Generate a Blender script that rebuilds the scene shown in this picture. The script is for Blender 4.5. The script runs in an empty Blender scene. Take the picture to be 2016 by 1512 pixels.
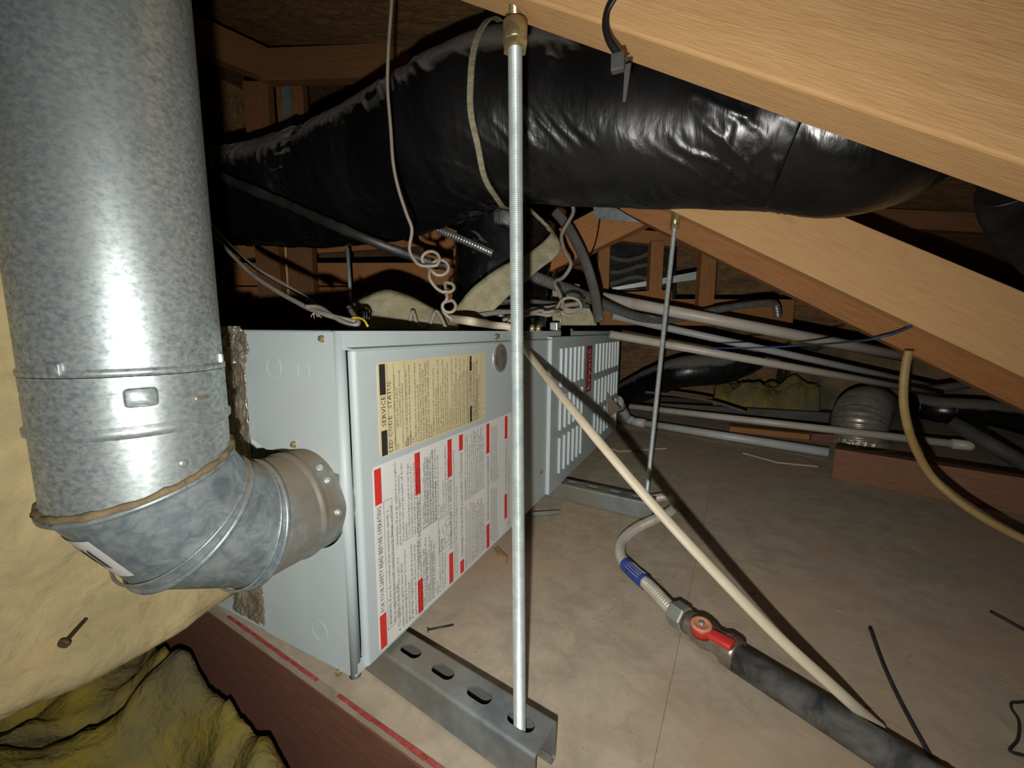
import bpy, bmesh, math, random
from mathutils import Vector, Matrix, noise
random.seed(7)
scene = bpy.context.scene
C = scene.collection
V = Vector
# ------------------------------------------------------------------ camera
YAW, PIT, ROL, FPX = math.radians(26.15), math.radians(7.62), math.radians(.377), 797.4
CAM = V((0, 0, .4071))
_f = V((-math.sin(YAW)*math.cos(PIT), math.cos(YAW)*math.cos(PIT), -math.sin(PIT)))
_r0 = V((math.cos(YAW), math.sin(YAW), 0)); _u0 = _r0.cross(_f)
_r = math.cos(ROL)*_r0 + math.sin(ROL)*_u0
_u = -math.sin(ROL)*_r0 + math.cos(ROL)*_u0
cd = bpy.data.cameras.new('camera'); cam = bpy.data.objects.new('camera', cd); C.objects.link(cam)
cd.sensor_width = 36; cd.lens = 36*FPX/2016; cd.clip_start = .005
M = Matrix.Identity(4)
for i in range(3):
    M[i][0] = _r[i]; M[i][1] = _u[i]; M[i][2] = -_f[i]; M[i][3] = CAM[i]
cam.matrix_world = M
scene.camera = cam
# ------------------------------------------------------------------ light: the phone flash beside the lens, faint attic ambience
w = bpy.data.worlds.new('world'); scene.world = w; w.use_nodes = True
w.node_tree.nodes['Background'].inputs[0].default_value = (1, .86, .7, 1)
w.node_tree.nodes['Background'].inputs[1].default_value = .006
ld = bpy.data.lights.new('flash', 'SPOT'); ld.spot_size = math.radians(170); ld.spot_blend = 1.0; ld.shadow_soft_size = .004; ld.energy = 1.0
ld.use_nodes = True
nt = ld.node_tree; em = nt.nodes['Emission']
fo = nt.nodes.new('ShaderNodeLightFalloff'); fo.inputs['Strength'].default_value = 23.5
nt.links.new(fo.outputs['Linear'], em.inputs['Strength'])
em.inputs['Color'].default_value = (1, .975, .925, 1)
flash = bpy.data.objects.new('flash', ld); C.objects.link(flash)
flash.rotation_euler = (_f - _u*.04 - _r*.04).to_track_quat('-Z', 'Y').to_euler()
flash.location = CAM - _r*.014 - _u*.052 - _f*.004
scene.view_settings.view_transform = 'Standard'; scene.view_settings.look = 'None'
scene.view_settings.exposure = 0.0; scene.view_settings.gamma = 1.0
scene.view_settings.use_curve_mapping = False

# ------------------------------------------------------------------ helpers
def at(px, py, **k):
    """world point seen at a pixel of the 2016x1512 photo, on a given world plane or at a given depth"""
    d = _f + _r*((px-1008)/FPX) + _u*((756-py)/FPX)
    a, v = list(k.items())[0]
    t = v if a == 'd' else (v-CAM['xyz'.index(a)])/d['xyz'.index(a)]
    return CAM + d*t

BASE = {}
def empty(name, loc, label, cat, group=None):
    o = bpy.data.objects.new(name, None); C.objects.link(o); o.empty_display_size = .05
    o.location = loc; BASE[o.name] = V(loc)
    o['label'] = label; o['category'] = cat
    if group: o['group'] = group
    return o
def tag(o, label, cat, group=None):
    o['label'] = label; o['category'] = cat
    if group: o['group'] = group
    return o
class MB:
    def __init__(s): s.v = []; s.f = []; s.sm = []
    def add(s, vs, fs, smooth=False):
        n = len(s.v); s.v += [V(x) for x in vs]
        for f in fs: s.f.append([i+n for i in f]); s.sm.append(smooth)
        return s
    def box(s, a, b, T=None):
        a = V(a); b = V(b)
        vs = [V((x, y, z)) for x in (a.x, b.x) for y in (a.y, b.y) for z in (a.z, b.z)]
        if T: vs = [T @ x for x in vs]
        return s.add(vs, [(0,1,3,2),(4,6,7,5),(0,4,5,1),(2,3,7,6),(0,2,6,4),(1,5,7,3)])
    def prism(s, poly, d):
        """polygon (3d points) extruded by vector d"""
        n = len(poly); poly = [V(p) for p in poly]; d = V(d)
        return s.add(poly+[p+d for p in poly], [list(range(n))[::-1], list(range(n, 2*n))]+[(i, (i+1) % n, n+(i+1) % n, n+i) for i in range(n)])
    def tube(s, path, r, seg=12, r2=None, cap=True, up=None, smooth=True, disp=None, twist=0):
        path = [V(p) for p in path]; n = len(path)
        R = r if hasattr(r, '__len__') else [r]*n
        vs = []; t0 = (path[1]-path[0]).normalized()
        a = V(up) if up else (V((0,0,1)) if abs(t0.z) < .9 else V((1,0,0)))
        nrm = (a - t0*a.dot(t0)).normalized()
        for i, p in enumerate(path):
            t = (path[min(i+1, n-1)]-path[max(i-1, 0)]).normalized()
            nrm = (nrm - t*nrm.dot(t))
            nrm.normalize(); b = t.cross(nrm)
            for k in range(seg):
                an = 2*math.pi*k/seg + twist*i
                q = R[i]; q2 = (r2 if r2 else q)
                o = nrm*math.cos(an)*q + b*math.sin(an)*q2
                if disp: o = o*(1+disp(i, k, p, an))
                vs.append(p+o)
        fs = [(i*seg+k, i*seg+(k+1) % seg, (i+1)*seg+(k+1) % seg, (i+1)*seg+k) for i in range(n-1) for k in range(seg)]
        m = len(s.v); s.add(vs, fs, smooth)
        if cap: s.f += [[m+k for k in range(seg)][::-1], [m+(n-1)*seg+k for k in range(seg)]]; s.sm += [False, False]
        return s
    def lathe(s, p, axis, prof, seg=32, smooth=True, cap=True):
        """profile [(h, r)] around an axis from p"""
        axis = V(axis).normalized(); a = V((1,0,0)) if abs(axis.x) < .8 else V((0,1,0))
        e = (a-axis*a.dot(axis)).normalized(); g = axis.cross(e); p = V(p); n = len(prof)
        vs = [p+axis*h+(e*math.cos(2*math.pi*k/seg)+g*math.sin(2*math.pi*k/seg))*r for h, r in prof for k in range(seg)]
        fs = [(i*seg+k, i*seg+(k+1) % seg, (i+1)*seg+(k+1) % seg, (i+1)*seg+k) for i in range(n-1) for k in range(seg)]
        m = len(s.v); s.add(vs, fs, smooth)
        if cap: s.f += [[m+k for k in range(seg)][::-1], [m+(n-1)*seg+k for k in range(seg)]]; s.sm += [False, False]
        return s
    def build(s, name, mat, parent=None, bevel=0, loc=None):
        if parent is not None: base = BASE[parent.name]
        elif loc is not None: base = V(loc)
        else:
            mn = [min(v[i] for v in s.v) for i in range(3)]; mx = [max(v[i] for v in s.v) for i in range(3)]
            base = V(((mn[0]+mx[0])/2, (mn[1]+mx[1])/2, mn[2]))
        me = bpy.data.meshes.new(name)
        me.from_pydata([v-base for v in s.v], [], s.f)
        me.polygons.foreach_set('use_smooth', s.sm)
        bm = bmesh.new(); bm.from_mesh(me); bmesh.ops.recalc_face_normals(bm, faces=bm.faces); bm.to_mesh(me); bm.free()
        me.materials.append(mat)
        o = bpy.data.objects.new(name, me); C.objects.link(o)
        if parent is not None: o.parent = parent
        else: o.location = base
        BASE[o.name] = base
        if bevel:
            m = o.modifiers.new('bevel', 'BEVEL'); m.width = bevel; m.segments = 2; m.limit_method = 'ANGLE'; m.angle_limit = math.radians(40)
        return o
def struct(o, kind='structure'):
    o['kind'] = kind; return o
def spline(pts, n=8):
    """Catmull-Rom through points"""
    pts = [V(p) for p in pts]; out = []
    P = [pts[0]*2-pts[1]]+pts+[pts[-1]*2-pts[-2]]
    for i in range(1, len(P)-2):
        for k in range(n):
            t = k/n; a, b, c, d = P[i-1:i+3]
            out.append(.5*((2*b)+(c-a)*t+(2*a-5*b+4*c-d)*t*t+(3*b-a-3*c+d)*t**3))
    return out+[pts[-1]]
def resample(path, step):
    L = [0]
    for a, b in zip(path, path[1:]): L.append(L[-1]+(b-a).length)
    n = max(2, int(L[-1]/step)); out = []; j = 0
    for i in range(n+1):
        s = L[-1]*i/n
        while j < len(L)-2 and L[j+1] < s: j += 1
        t = (s-L[j])/max(1e-9, L[j+1]-L[j]); out.append(path[j].lerp(path[j+1], t))
    return out

# ------------------------------------------------------------------ materials (procedural)
def hexc(h):
    c = [int(h[i:i+2], 16)/255 for i in (0, 2, 4)]
    return tuple(((x+.055)/1.055)**2.4 if x > .04045 else x/12.92 for x in c)+(1,)
def mat(name, c1, c2=None, scale=20, rough=.6, metal=0, bump=0, bscale=None, stretch=(1,1,1), detail=4, lo=.35, hi=.65, c3=None, s3=4, lo3=.5, hi3=.7, spec=.5, r2=None, dist=0, bdist=.002, coat=0):
    m = bpy.data.materials.new(name); m.use_nodes = True
    t = m.node_tree; N = t.nodes; L = t.links; b = N['Principled BSDF']
    b.inputs['Roughness'].default_value = rough; b.inputs['Metallic'].default_value = metal
    b.inputs['Specular IOR Level'].default_value = spec
    if coat: b.inputs['Coat Weight'].default_value = coat; b.inputs['Coat Roughness'].default_value = .12
    c1 = hexc(c1); b.inputs['Base Color'].default_value = c1
    if not c2 and not bump: return m
    tc = N.new('ShaderNodeTexCoord'); mp = N.new('ShaderNodeMapping'); mp.inputs['Scale'].default_value = stretch
    L.new(tc.outputs['Object'], mp.inputs['Vector'])
    if c2:
        nz = N.new('ShaderNodeTexNoise'); nz.inputs['Scale'].default_value = scale; nz.inputs['Detail'].default_value = detail; nz.inputs['Roughness'].default_value = .65; nz.inputs['Distortion'].default_value = dist
        L.new(mp.outputs[0], nz.inputs['Vector'])
        rp = N.new('ShaderNodeValToRGB'); rp.color_ramp.elements[0].position = lo; rp.color_ramp.elements[1].position = hi
        rp.color_ramp.elements[0].color = c1; rp.color_ramp.elements[1].color = hexc(c2)
        L.new(nz.outputs['Fac'], rp.inputs['Fac']); col = rp.outputs['Color']
        if r2 is not None:
            mr = N.new('ShaderNodeMapRange'); mr.inputs['From Min'].default_value = lo; mr.inputs['From Max'].default_value = hi
            mr.inputs['To Min'].default_value = rough; mr.inputs['To Max'].default_value = r2
            L.new(nz.outputs['Fac'], mr.inputs['Value']); L.new(mr.outputs[0], b.inputs['Roughness'])
        if c3:
            n3 = N.new('ShaderNodeTexNoise'); n3.inputs['Scale'].default_value = s3; n3.inputs['Detail'].default_value = 5
            L.new(tc.outputs['Object'], n3.inputs['Vector'])
            r3 = N.new('ShaderNodeMapRange'); r3.inputs['From Min'].default_value = lo3; r3.inputs['From Max'].default_value = hi3
            L.new(n3.outputs['Fac'], r3.inputs['Value'])
            mx = N.new('ShaderNodeMix'); mx.data_type = 'RGBA'
            L.new(r3.outputs[0], mx.inputs['Factor']); L.new(col, mx.inputs['A']); mx.inputs['B'].default_value = hexc(c3)
            col = mx.outputs['Result']
        L.new(col, b.inputs['Base Color'])
    if bump:
        nb = N.new('ShaderNodeTexNoise'); nb.inputs['Scale'].default_value = bscale or scale; nb.inputs['Detail'].default_value = 5; nb.inputs['Distortion'].default_value = dist
        L.new(mp.outputs[0], nb.inputs['Vector'])
        bp = N.new('ShaderNodeBump'); bp.inputs['Strength'].default_value = bump; bp.inputs['Distance'].default_value = bdist
        L.new(nb.outputs['Fac'], bp.inputs['Height']); L.new(bp.outputs[0], b.inputs['Normal'])
    return m
def woodmat(name, c1, c2, knots=True, rough=.7):
    m = mat(name, c1, c2, scale=30, stretch=(.7, 9, 9), rough=rough, lo=.25, hi=.8, bump=.3, bscale=110, dist=.3, detail=7, spec=.3)
    t = m.node_tree; N = t.nodes; L = t.links; b = N['Principled BSDF']
    if knots:
        col = b.inputs['Base Color'].links[0].from_socket
        vo = N.new('ShaderNodeTexVoronoi'); vo.inputs['Scale'].default_value = 3.2
        mp = N.new('ShaderNodeMapping'); mp.inputs['Scale'].default_value = (1.2, 2.2, 2.2)
        tc = [n for n in N if n.type == 'TEX_COORD'][0]
        L.new(tc.outputs['Object'], mp.inputs[0]); L.new(mp.outputs[0], vo.inputs['Vector'])
        mr = N.new('ShaderNodeMapRange'); mr.inputs['From Min'].default_value = .03; mr.inputs['From Max'].default_value = .11; mr.inputs['To Min'].default_value = .55; mr.inputs['To Max'].default_value = 0
        L.new(vo.outputs['Distance'], mr.inputs['Value'])
        mx = N.new('ShaderNodeMix'); mx.data_type = 'RGBA'; mx.inputs['B'].default_value = hexc('5f3212')
        L.new(mr.outputs[0], mx.inputs['Factor']); L.new(col, mx.inputs['A']); L.new(mx.outputs['Result'], b.inputs['Base Color'])
    return m
MT = dict(
    pine=woodmat('pine_lumber', 'c29460', 'd6ad79'),
    pine_far=woodmat('darker_pine_lumber', '83542c', 'a27244'),  # darker brown pine for members set farther back
    dimmed=woodmat('dimmed_brown_lumber', '5c3c20', '775231'),  # brown lumber darkened to put the weak flash on far rafters into colour
    joist=woodmat('red_brown_joist', '684232', '80594a', False),
    cutwood=woodmat('reddish_cut_lumber', '684632', '876146'),
    osb=mat('osb_sheathing', '5c4024', '8c6a40', scale=9, stretch=(1, 6, 4), rough=.75, bump=.6, bscale=14, dist=1.2, bdist=.006),
    floor=mat('dusty_plywood', '9c907e', 'b3a691', scale=26, rough=.9, c3='b39a80', s3=4, lo3=.48, hi3=.75, bump=.15, bscale=150, detail=8, dist=.5, spec=.15),
    ply_edge=mat('plywood_edge', '9a8d7a', '77604a', scale=60, stretch=(1, 1, 8), rough=.85),
    chalk=mat('red_chalk', '8c2f28', 'a85048', scale=90, rough=.9),
    galv=mat('galvanized_steel', '8c989b', 'ced6d4', scale=260, stretch=(1, 1, 1.4), rough=.47, r2=.39, metal=.68, lo=.34, hi=.64, detail=6, c3='a9b0ad', s3=7, lo3=.45, hi3=.85),
    galv_elbow=mat('weathered_galvanized_elbow', '76838a', 'a2acac', scale=80, rough=.42, metal=.5, lo=.35, hi=.65, dist=.8, detail=5, c3='9d927c', s3=9, lo3=.6, hi3=.8),
    galv_dusty=mat('dusty_galvanized', '838888', 'a4a8a4', scale=60, rough=.48, metal=.55, c3='948b7a', s3=14, lo3=.5, hi3=.7),
    strut=mat('zinc_strut', '788184', '9aa2a2', scale=26, rough=.5, metal=.55, c3='8f897a', s3=7, lo3=.45, hi3=.7),
    zinc=mat('bright_zinc', 'b8c2c1', 'ced6d3', scale=80, rough=.45, metal=.6),
    brass=mat('yellow_zinc', 'a08c62', 'c8b88e', scale=60, rough=.3, metal=.7),
    enamel=mat('blue_grey_enamel', 'b0bcbe', 'bac5c6', scale=7, rough=.48, spec=.4, c3='b4bcb8', s3=3),
    dark_in=mat('dark_interior', '2a2a2a', rough=.8),
    white_label=mat('white_label_vinyl', 'd6d6d2', 'e0e0db', scale=12, rough=.45),
    yellow_label=mat('yellowed_label_vinyl', 'cfc195', 'dacda4', scale=9, rough=.5),
    ink=mat('black_ink', '2c2a28', rough=.6), red=mat('red_ink', 'cf3530', rough=.5), ink_blue=mat('grey_blue_ink', '5b5f6c', rough=.6),
    badge=mat('red_badge', 'b02c2e', rough=.4), badge_rim=mat('badge_edge', '3a2020', rough=.5), pale=mat('pale_print', 'd9cfc8', rough=.5),
    glass=mat('sight_glass', '77706a', '5a4038', scale=60, rough=.15, spec=.7, lo=.4, hi=.7),
    foil=mat('crinkled_foil_tape', 'a89f8c', 'd0c8b6', scale=30, rough=.3, metal=.7, bump=1, bscale=45, dist=1.5, bdist=.006),
    wrap=mat('cream_insulation_wrap', '998b68', 'bdab7e', scale=12, dist=.5, rough=.95, c3='b8935e', s3=5, lo3=.5, hi3=.75, bump=.7, bscale=40, bdist=.008, detail=8, spec=.1),
    wool=mat('yellow_glass_wool', '6e684c', '8a7a34', scale=9, rough=1, c3='5f5b48', s3=7, lo3=.45, hi3=.7, bump=.8, bscale=60, bdist=.006, spec=.05, dist=1),
    plastic=mat('black_polyethylene', '0b0b0c', '151516', scale=8, rough=.27, r2=.38, bump=.4, bscale=34, stretch=(1.3, 1, .2), dist=.5, bdist=.005, spec=.6),
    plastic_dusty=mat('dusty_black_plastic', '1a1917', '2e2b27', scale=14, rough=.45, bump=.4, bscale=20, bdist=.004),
    blackband=mat('black_cable', '16171a', rough=.4),
    strap=mat('grey_green_duct_strap', '7d765c', '9a9278', scale=70, stretch=(1, 1, 3), rough=.8, bump=.5, bscale=120),
    felt=mat('grey_green_fibreglass_cloth', '8d8668', 'a49d80', scale=50, rough=.85, bump=.5, bscale=140, c3='77705a', s3=11, lo3=.5, hi3=.7),
    nm=mat('cream_cable_jacket', 'c4b89c', 'd0c6ae', scale=20, rough=.5),
    nm_grey=mat('grey_cable_jacket', '7d756a', '918a7e', scale=20, rough=.5),
    tstat=mat('beige_thermostat_wire', '8c8173', '988d7f', scale=20, rough=.5),
    tan=mat('tan_cable_jacket', '8d7242', '9e8454', scale=20, rough=.55),
    yellow=mat('yellow_wire', 'd8c020', rough=.5), blue=mat('blue_wire', '2c4668', rough=.5),
    pvc=mat('cream_pvc', 'b5ae9f', 'c2bbae', scale=8, rough=.4, c3='a89a80', s3=14, lo3=.62, hi3=.75),
    pvc_grey=mat('grey_white_pvc', 'abaca9', 'b8b9b5', scale=8, rough=.4),
    flexfoil=mat('aluminium_flex_duct', '8d857c', 'b0a89e', scale=30, rough=.32, metal=.5),
    mc=mat('steel_conduit', '8c8e8c', 'a8aaa6', scale=60, rough=.35, metal=.7),
    iron=mat('black_iron_pipe', '46494b', '8f8f8b', scale=26, rough=.5, metal=.4, stretch=(1, 1, 1), lo=.4, hi=.7, detail=7, dist=.6),
    hose=mat('stainless_gas_hose', 'bfbaac', 'd0cbbe', scale=40, rough=.38, metal=.35),
    nut=mat('grey_plated_nut', '8f9690', 'a0a69e', scale=30, rough=.4, metal=.5), valve=mat('nickel_valve_body', '7c7264', 'a39a8a', scale=40, rough=.35, metal=.7),
    handle=mat('red_handle_vinyl', 'b8242a', 'c63a34', scale=12, rough=.4), handle_dusty=mat('dusty_orange_cap', 'c07858', 'cf9478', scale=20, rough=.6),
    bluelab=mat('blue_printed_tag', '2c3f86', '3c509c', scale=30, rough=.5),
    rust=mat('rusty_steel', '4a3c34', '6a5444', scale=60, rough=.7, metal=.3), darksteel=mat('dark_steel_wire', '3a3a3c', '4a4846', scale=60, rough=.5, metal=.5),
    plate=mat('galvanized_truss_plate', '6f7878', '8f9896', scale=40, rough=.45, metal=.6),
    cardboard=mat('beige_tag_card', 'c0b49c', rough=.8), dust=mat('tan_dust', '6d6048', '84755a', scale=140, rough=1, spec=.05),
    kraft=mat('brown_kraft_insulation', '5a4a34', '7d6a4a', scale=7, rough=.8, c3='45403a', s3=6, lo3=.45, hi3=.65, bump=.6, bscale=14, bdist=.01, dist=1),
    board=mat('dark_grey_board', '45423d', '58544c', scale=9, rough=.85), greyduct=mat('grey_dusty_duct_edge', '403e3b', '504e4a', scale=20, rough=.7),
    chip=mat('wood_chip', '8a7050', 'b09468', scale=40, rough=.9),
)

def settled_dust(m, col, z0, z1):
    """grey dust lying on the upward-facing side"""
    t = m.node_tree; N = t.nodes; L = t.links; b = N['Principled BSDF']
    g_ = N.new('ShaderNodeNewGeometry'); sx_ = N.new('ShaderNodeSeparateXYZ'); L.new(g_.outputs['Normal'], sx_.inputs[0])
    nz = N.new('ShaderNodeTexNoise'); nz.inputs['Scale'].default_value = 25; tc = N.new('ShaderNodeTexCoord'); L.new(tc.outputs['Object'], nz.inputs['Vector'])
    ad = N.new('ShaderNodeMath'); ad.operation = 'MULTIPLY_ADD'; ad.inputs[1].default_value = .14; L.new(nz.outputs['Fac'], ad.inputs[0]); L.new(sx_.outputs['Z'], ad.inputs[2])
    mr = N.new('ShaderNodeMapRange'); mr.inputs['From Min'].default_value = z0+.07; mr.inputs['From Max'].default_value = z1+.07; L.new(ad.outputs[0], mr.inputs['Value'])
    mx = N.new('ShaderNodeMix'); mx.data_type = 'RGBA'; src = b.inputs['Base Color'].links[0].from_socket
    L.new(mr.outputs[0], mx.inputs['Factor']); L.new(src, mx.inputs['A']); mx.inputs['B'].default_value = hexc(col); L.new(mx.outputs['Result'], b.inputs['Base Color'])
    m2 = N.new('ShaderNodeMix'); rs = b.inputs['Roughness']
    if rs.links: L.new(rs.links[0].from_socket, m2.inputs['A'])
    else: m2.inputs['A'].default_value = rs.default_value
    m2.inputs['B'].default_value = .95; L.new(mr.outputs[0], m2.inputs['Factor']); L.new(m2.outputs['Result'], rs)
settled_dust(MT['plastic'], '67625a', .28, .5)
settled_dust(MT['galv_elbow'], '8d7c62', .55, .95)
settled_dust(MT['galv_dusty'], '8c7e66', .5, 1.0)

# =================================================================== STRUCTURE
# ---- floor: plywood sheets over a subfloor slab
fe0, fe1 = V((-.583, .294, 0)), V((-.206, .265, 0)); es = (fe1.y-fe0.y)/(fe1.x-fe0.x)
def edge_y(x): return fe0.y+es*(x-fe0.x)
sub = MB().prism([(-1.2, edge_y(-1.2)+.03, -.22), (1.9, edge_y(1.9)+.03, -.22), (1.9, 2.7, -.22), (-1.2, 2.7, -.22)], (0, 0, .196)).build('floor', MT['board'], loc=(0, 1, -.22))
struct(sub); BASE['floor'] = V((0, 1, -.22))
j0, j1 = at(1290, 1490, z=0), at(1395, 985, z=0)
jd = (j1-j0)
def jx(y): return j0.x+jd.x*(y-j0.y)/jd.y
g = .0002
MB().prism([(-1.2, edge_y(-1.2), -.018), (jx(edge_y(-.1))-g, edge_y(-.1), -.018), (jx(2.65)-g, 2.65, -.018), (-1.2, 2.65, -.018)], (0, 0, .018)).build('plywood_sheet', MT['floor'], sub)
MB().prism([(jx(edge_y(-.1))+g, edge_y(-.1), -.018), (1.9, edge_y(1.9), -.018), (1.9, 2.65, -.018), (jx(2.65)+g, 2.65, -.018)], (0, 0, .018)).build('plywood_sheet', MT['floor'], sub)
ca, cb = at(486, 1240, z=0), at(735, 1419, z=0); cdv = (cb-ca).normalized(); cp = V((-cdv.y, cdv.x, 0))*.0022
cb = ca+cdv*.7; ca = ca-cdv*.05
mb = MB()
for k in range(40):
    if k in (11, 12): continue
    a = ca.lerp(cb, k/40); b = ca.lerp(cb, (k+.96)/40)
    wv = .8+.5*random.random()
    mb.prism([a-cp*wv, b-cp*wv, b+cp, a+cp], (0, 0, .0006))
mb.build('chalk_line', MT['chalk'], sub)
# ---- ceiling: sloped sheathing, plus enclosing walls of the roof space
def ceil_z(x): return 1.02-.3*x
cl = MB().prism([(-3, -1.2, ceil_z(-3)), (2.6, -1.2, ceil_z(2.6)), (2.6, 3.4, ceil_z(2.6)), (-3, 3.4, ceil_z(-3))], (0, 0, .015)).build('ceiling', MT['osb'], loc=(0, 1, 1)); struct(cl)
wb = MB().box((-3, 3.2, -.3), (2.6, 3.24, 1.95)).build('wall_back', MT['osb']); struct(wb)
wr = MB().box((2.3, -1.2, -.3), (2.34, 3.2, .42)).build('wall_right', MT['osb']); struct(wr)
wl = MB().box((-2.6, -1.2, -.3), (-2.56, 3.2, 1.85)).build('wall_left', MT['osb']); struct(wl)
# ---- ground of the roof space outside the platform
def lumpy(name, x0, x1, y0, y1, z0, amp, sc, m, nx=60, ny=60, seed=0, thick=.05, parent=None, tilt=None, shear=0):
    mb = MB(); vs = []
    for j in range(ny+1):
        for i in range(nx+1):
            x = x0+(x1-x0)*i/nx; y = y0+(y1-y0)*j/ny
            e = min(1, 30*min(i/nx, 1-i/nx, j/ny, 1-j/ny)+.05)
            h = noise.fractal(V((x*sc, y*sc*.7, seed)), 1, 2, 5)*amp*.7 + abs(noise.noise(V((x*sc*.5+3, y*sc*1.4, seed+5))))*amp*.9
            vs.append((x, y, z0+(h+thick)*e+(tilt(x, y) if tilt else 0)))
    vs = [(x, y+shear*(x-x1), z) for x, y, z in vs]
    n = len(vs); vs += [(x, y, z0+(tilt(x, y) if tilt else 0)-.001) for x, y, z in vs]
    W = nx+1
    fs = [(j*W+i, j*W+i+1, (j+1)*W+i+1, (j+1)*W+i) for j in range(ny) for i in range(nx)]
    bs = [tuple(k+n for k in f[::-1]) for f in fs]
    per = [i for i in range(nx)]+[j*W+nx for j in range(ny)]+[ny*W+i for i in range(nx, 0, -1)]+[j*W for j in range(ny, 0, -1)]
    ss = [(per[k], n+per[k], n+per[(k+1) % len(per)], per[(k+1) % len(per)]) for k in range(len(per))]
    mb.add(vs, fs+bs+ss, True)
    return mb.build(name, m, parent)
o = MB().box((-3, -1.2, -.32), (2.6, 3.3, -.30)).build('floor', MT['board']); struct(o); o.name = 'floor_lower'

# ---- rim joist of the platform
def beam(name, p0, p1, wid, dep, m, updir=(0, 0, 1), parent=None, bevel=.0015, side=0):
    """lumber from p0 to p1 (centre line of its lower face if side==0), local X along the grain"""
    p0 = V(p0); p1 = V(p1); x = (p1-p0).normalized(); z = V(updir); z = (z-x*z.dot(x)).normalized(); y = z.cross(x)
    L = (p1-p0).length
    mb = MB().box((0, -wid/2, 0), (L, wid/2, dep))
    me = bpy.data.meshes.new(name); me.from_pydata(mb.v, [], mb.f); me.materials.append(m)
    o = bpy.data.objects.new(name, me); C.objects.link(o)
    Mx = Matrix.Identity(4)
    for i in range(3): Mx[i][0] = x[i]; Mx[i][1] = y[i]; Mx[i][2] = z[i]; Mx[i][3] = p0[i]
    if parent is not None:
        o.parent = parent; Mx = Matrix.Translation(-BASE[parent.name]) @ Mx
    o.matrix_local = Mx; BASE[o.name] = p0
    md = o.modifiers.new('bevel', 'BEVEL'); md.width = bevel; md.segments = 2
    return o
jn = V((-es, 1, 0)).normalized()
a = V((-1.1, edge_y(-1.1), -.2))+jn*.022; b = V((1.6, edge_y(1.6), -.2))+jn*.022
o = beam('rim_joist', a-V((0,0,.1)), b-V((0,0,.1)), .036, .28, MT['joist']); tag(o, 'red-brown rim joist along the edge of the plywood platform', 'joist')
# ---- yellow insulation in the open bay below the platform edge
o = lumpy('insulation_batt', -1.7, -.02, -.75, .253, -.30, .085, 8, MT['wool'], 200, 130, 3, .165, shear=es)
tag(o, 'yellow glass wool batt in the open bay below the platform edge', 'insulation')
# insulation behind the platform
o = lumpy('insulation_batt', .02, .47, 2.26, 2.55, 0.0, .07, 9, MT['wool'], 60, 24, 9, .12)
tag(o, 'yellow glass wool batt lying behind the white drain pipes', 'insulation')

o = lumpy('insulation_batt', .35, 2.2, 2.66, 3.15, -.30, .16, 5, MT['kraft'], 90, 40, 21, .52, tilt=lambda x, y: max(0, .8-abs(x-.8))*.12)
tag(o, 'brown kraft-faced insulation heaped beyond the drain pipes', 'insulation')
# ---- supply plenum in cream wrap (left, behind the vent pipe)
PX = -.50
pl = empty('supply_plenum', (-.75, 0, .07), 'supply plenum wrapped in cream fibreglass insulation behind the vent pipe', 'plenum')
mb = MB(); ny, nz = 90, 60; vs = []
for j in range(ny+1):
    y = .262-1.0*j/ny
    zb = .078-.01*j/ny; zt = .395+min(.25, max(0, .2-y)*1.2)
    # section: underside -> rounded lower edge -> face -> rounded top
    prof = []
    for k in range(nz+1):
        t = k/nz
        if t < .15: x = PX-.26*(1-t/.15)-.02; z = zb
        elif t < .22:
            q = (t-.15)/.07*math.pi/2; x = PX-.02+.02*math.sin(q); z = zb+.02*(1-math.cos(q))
        elif t < .8: q = (t-.22)/.58; x = PX; z = zb+.02+(zt-zb-.04)*q
        elif t < .87:
            q = (t-.8)/.07*math.pi/2; x = PX-.02+.02*math.cos(q); z = zt-.02+.02*math.sin(q)
        else: x = PX-.02-.26*(t-.87)/.13; z = zt
        n1 = noise.fractal(V((y*7, z*9, 2)), 1, 2, 4)*.011; n2 = abs(noise.noise(V((y*4+z*6, z*5-y*5, 7))))*-.012
        e = min(1, j/5)
        x += (n1+n2+.006)*e if .15 < t < .9 else 0
        z += noise.noise(V((y*8, t*6, 4)))*.008*e if (t < .25 or t > .75) else 0
        prof.append(V((x, y, z)))
    vs += prof
W = nz+1
mb.add(vs, [(j*W+k, j*W+k+1, (j+1)*W+k+1, (j+1)*W+k) for j in range(ny) for k in range(nz)], True)
o = mb.build('insulation_wrap', MT['wrap'], pl)
md = o.modifiers.new('solid', 'SOLIDIFY'); md.thickness = .015; md.offset = -1
MB().box((-.80, -.7, .10), (-.53, .266, .38)).build('sheet_metal_box', MT['galv_dusty'], pl)
p = at(135, 1250, x=PX+.006)
MB().lathe(p+V((0, .008, .004)), (.55, -.8, -.28), [(-.006, .0016), (.016, .0016), (.016, .0045), (.0185, .0042)], 14).build('insulation_pin', MT['rust'], pl)

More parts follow.
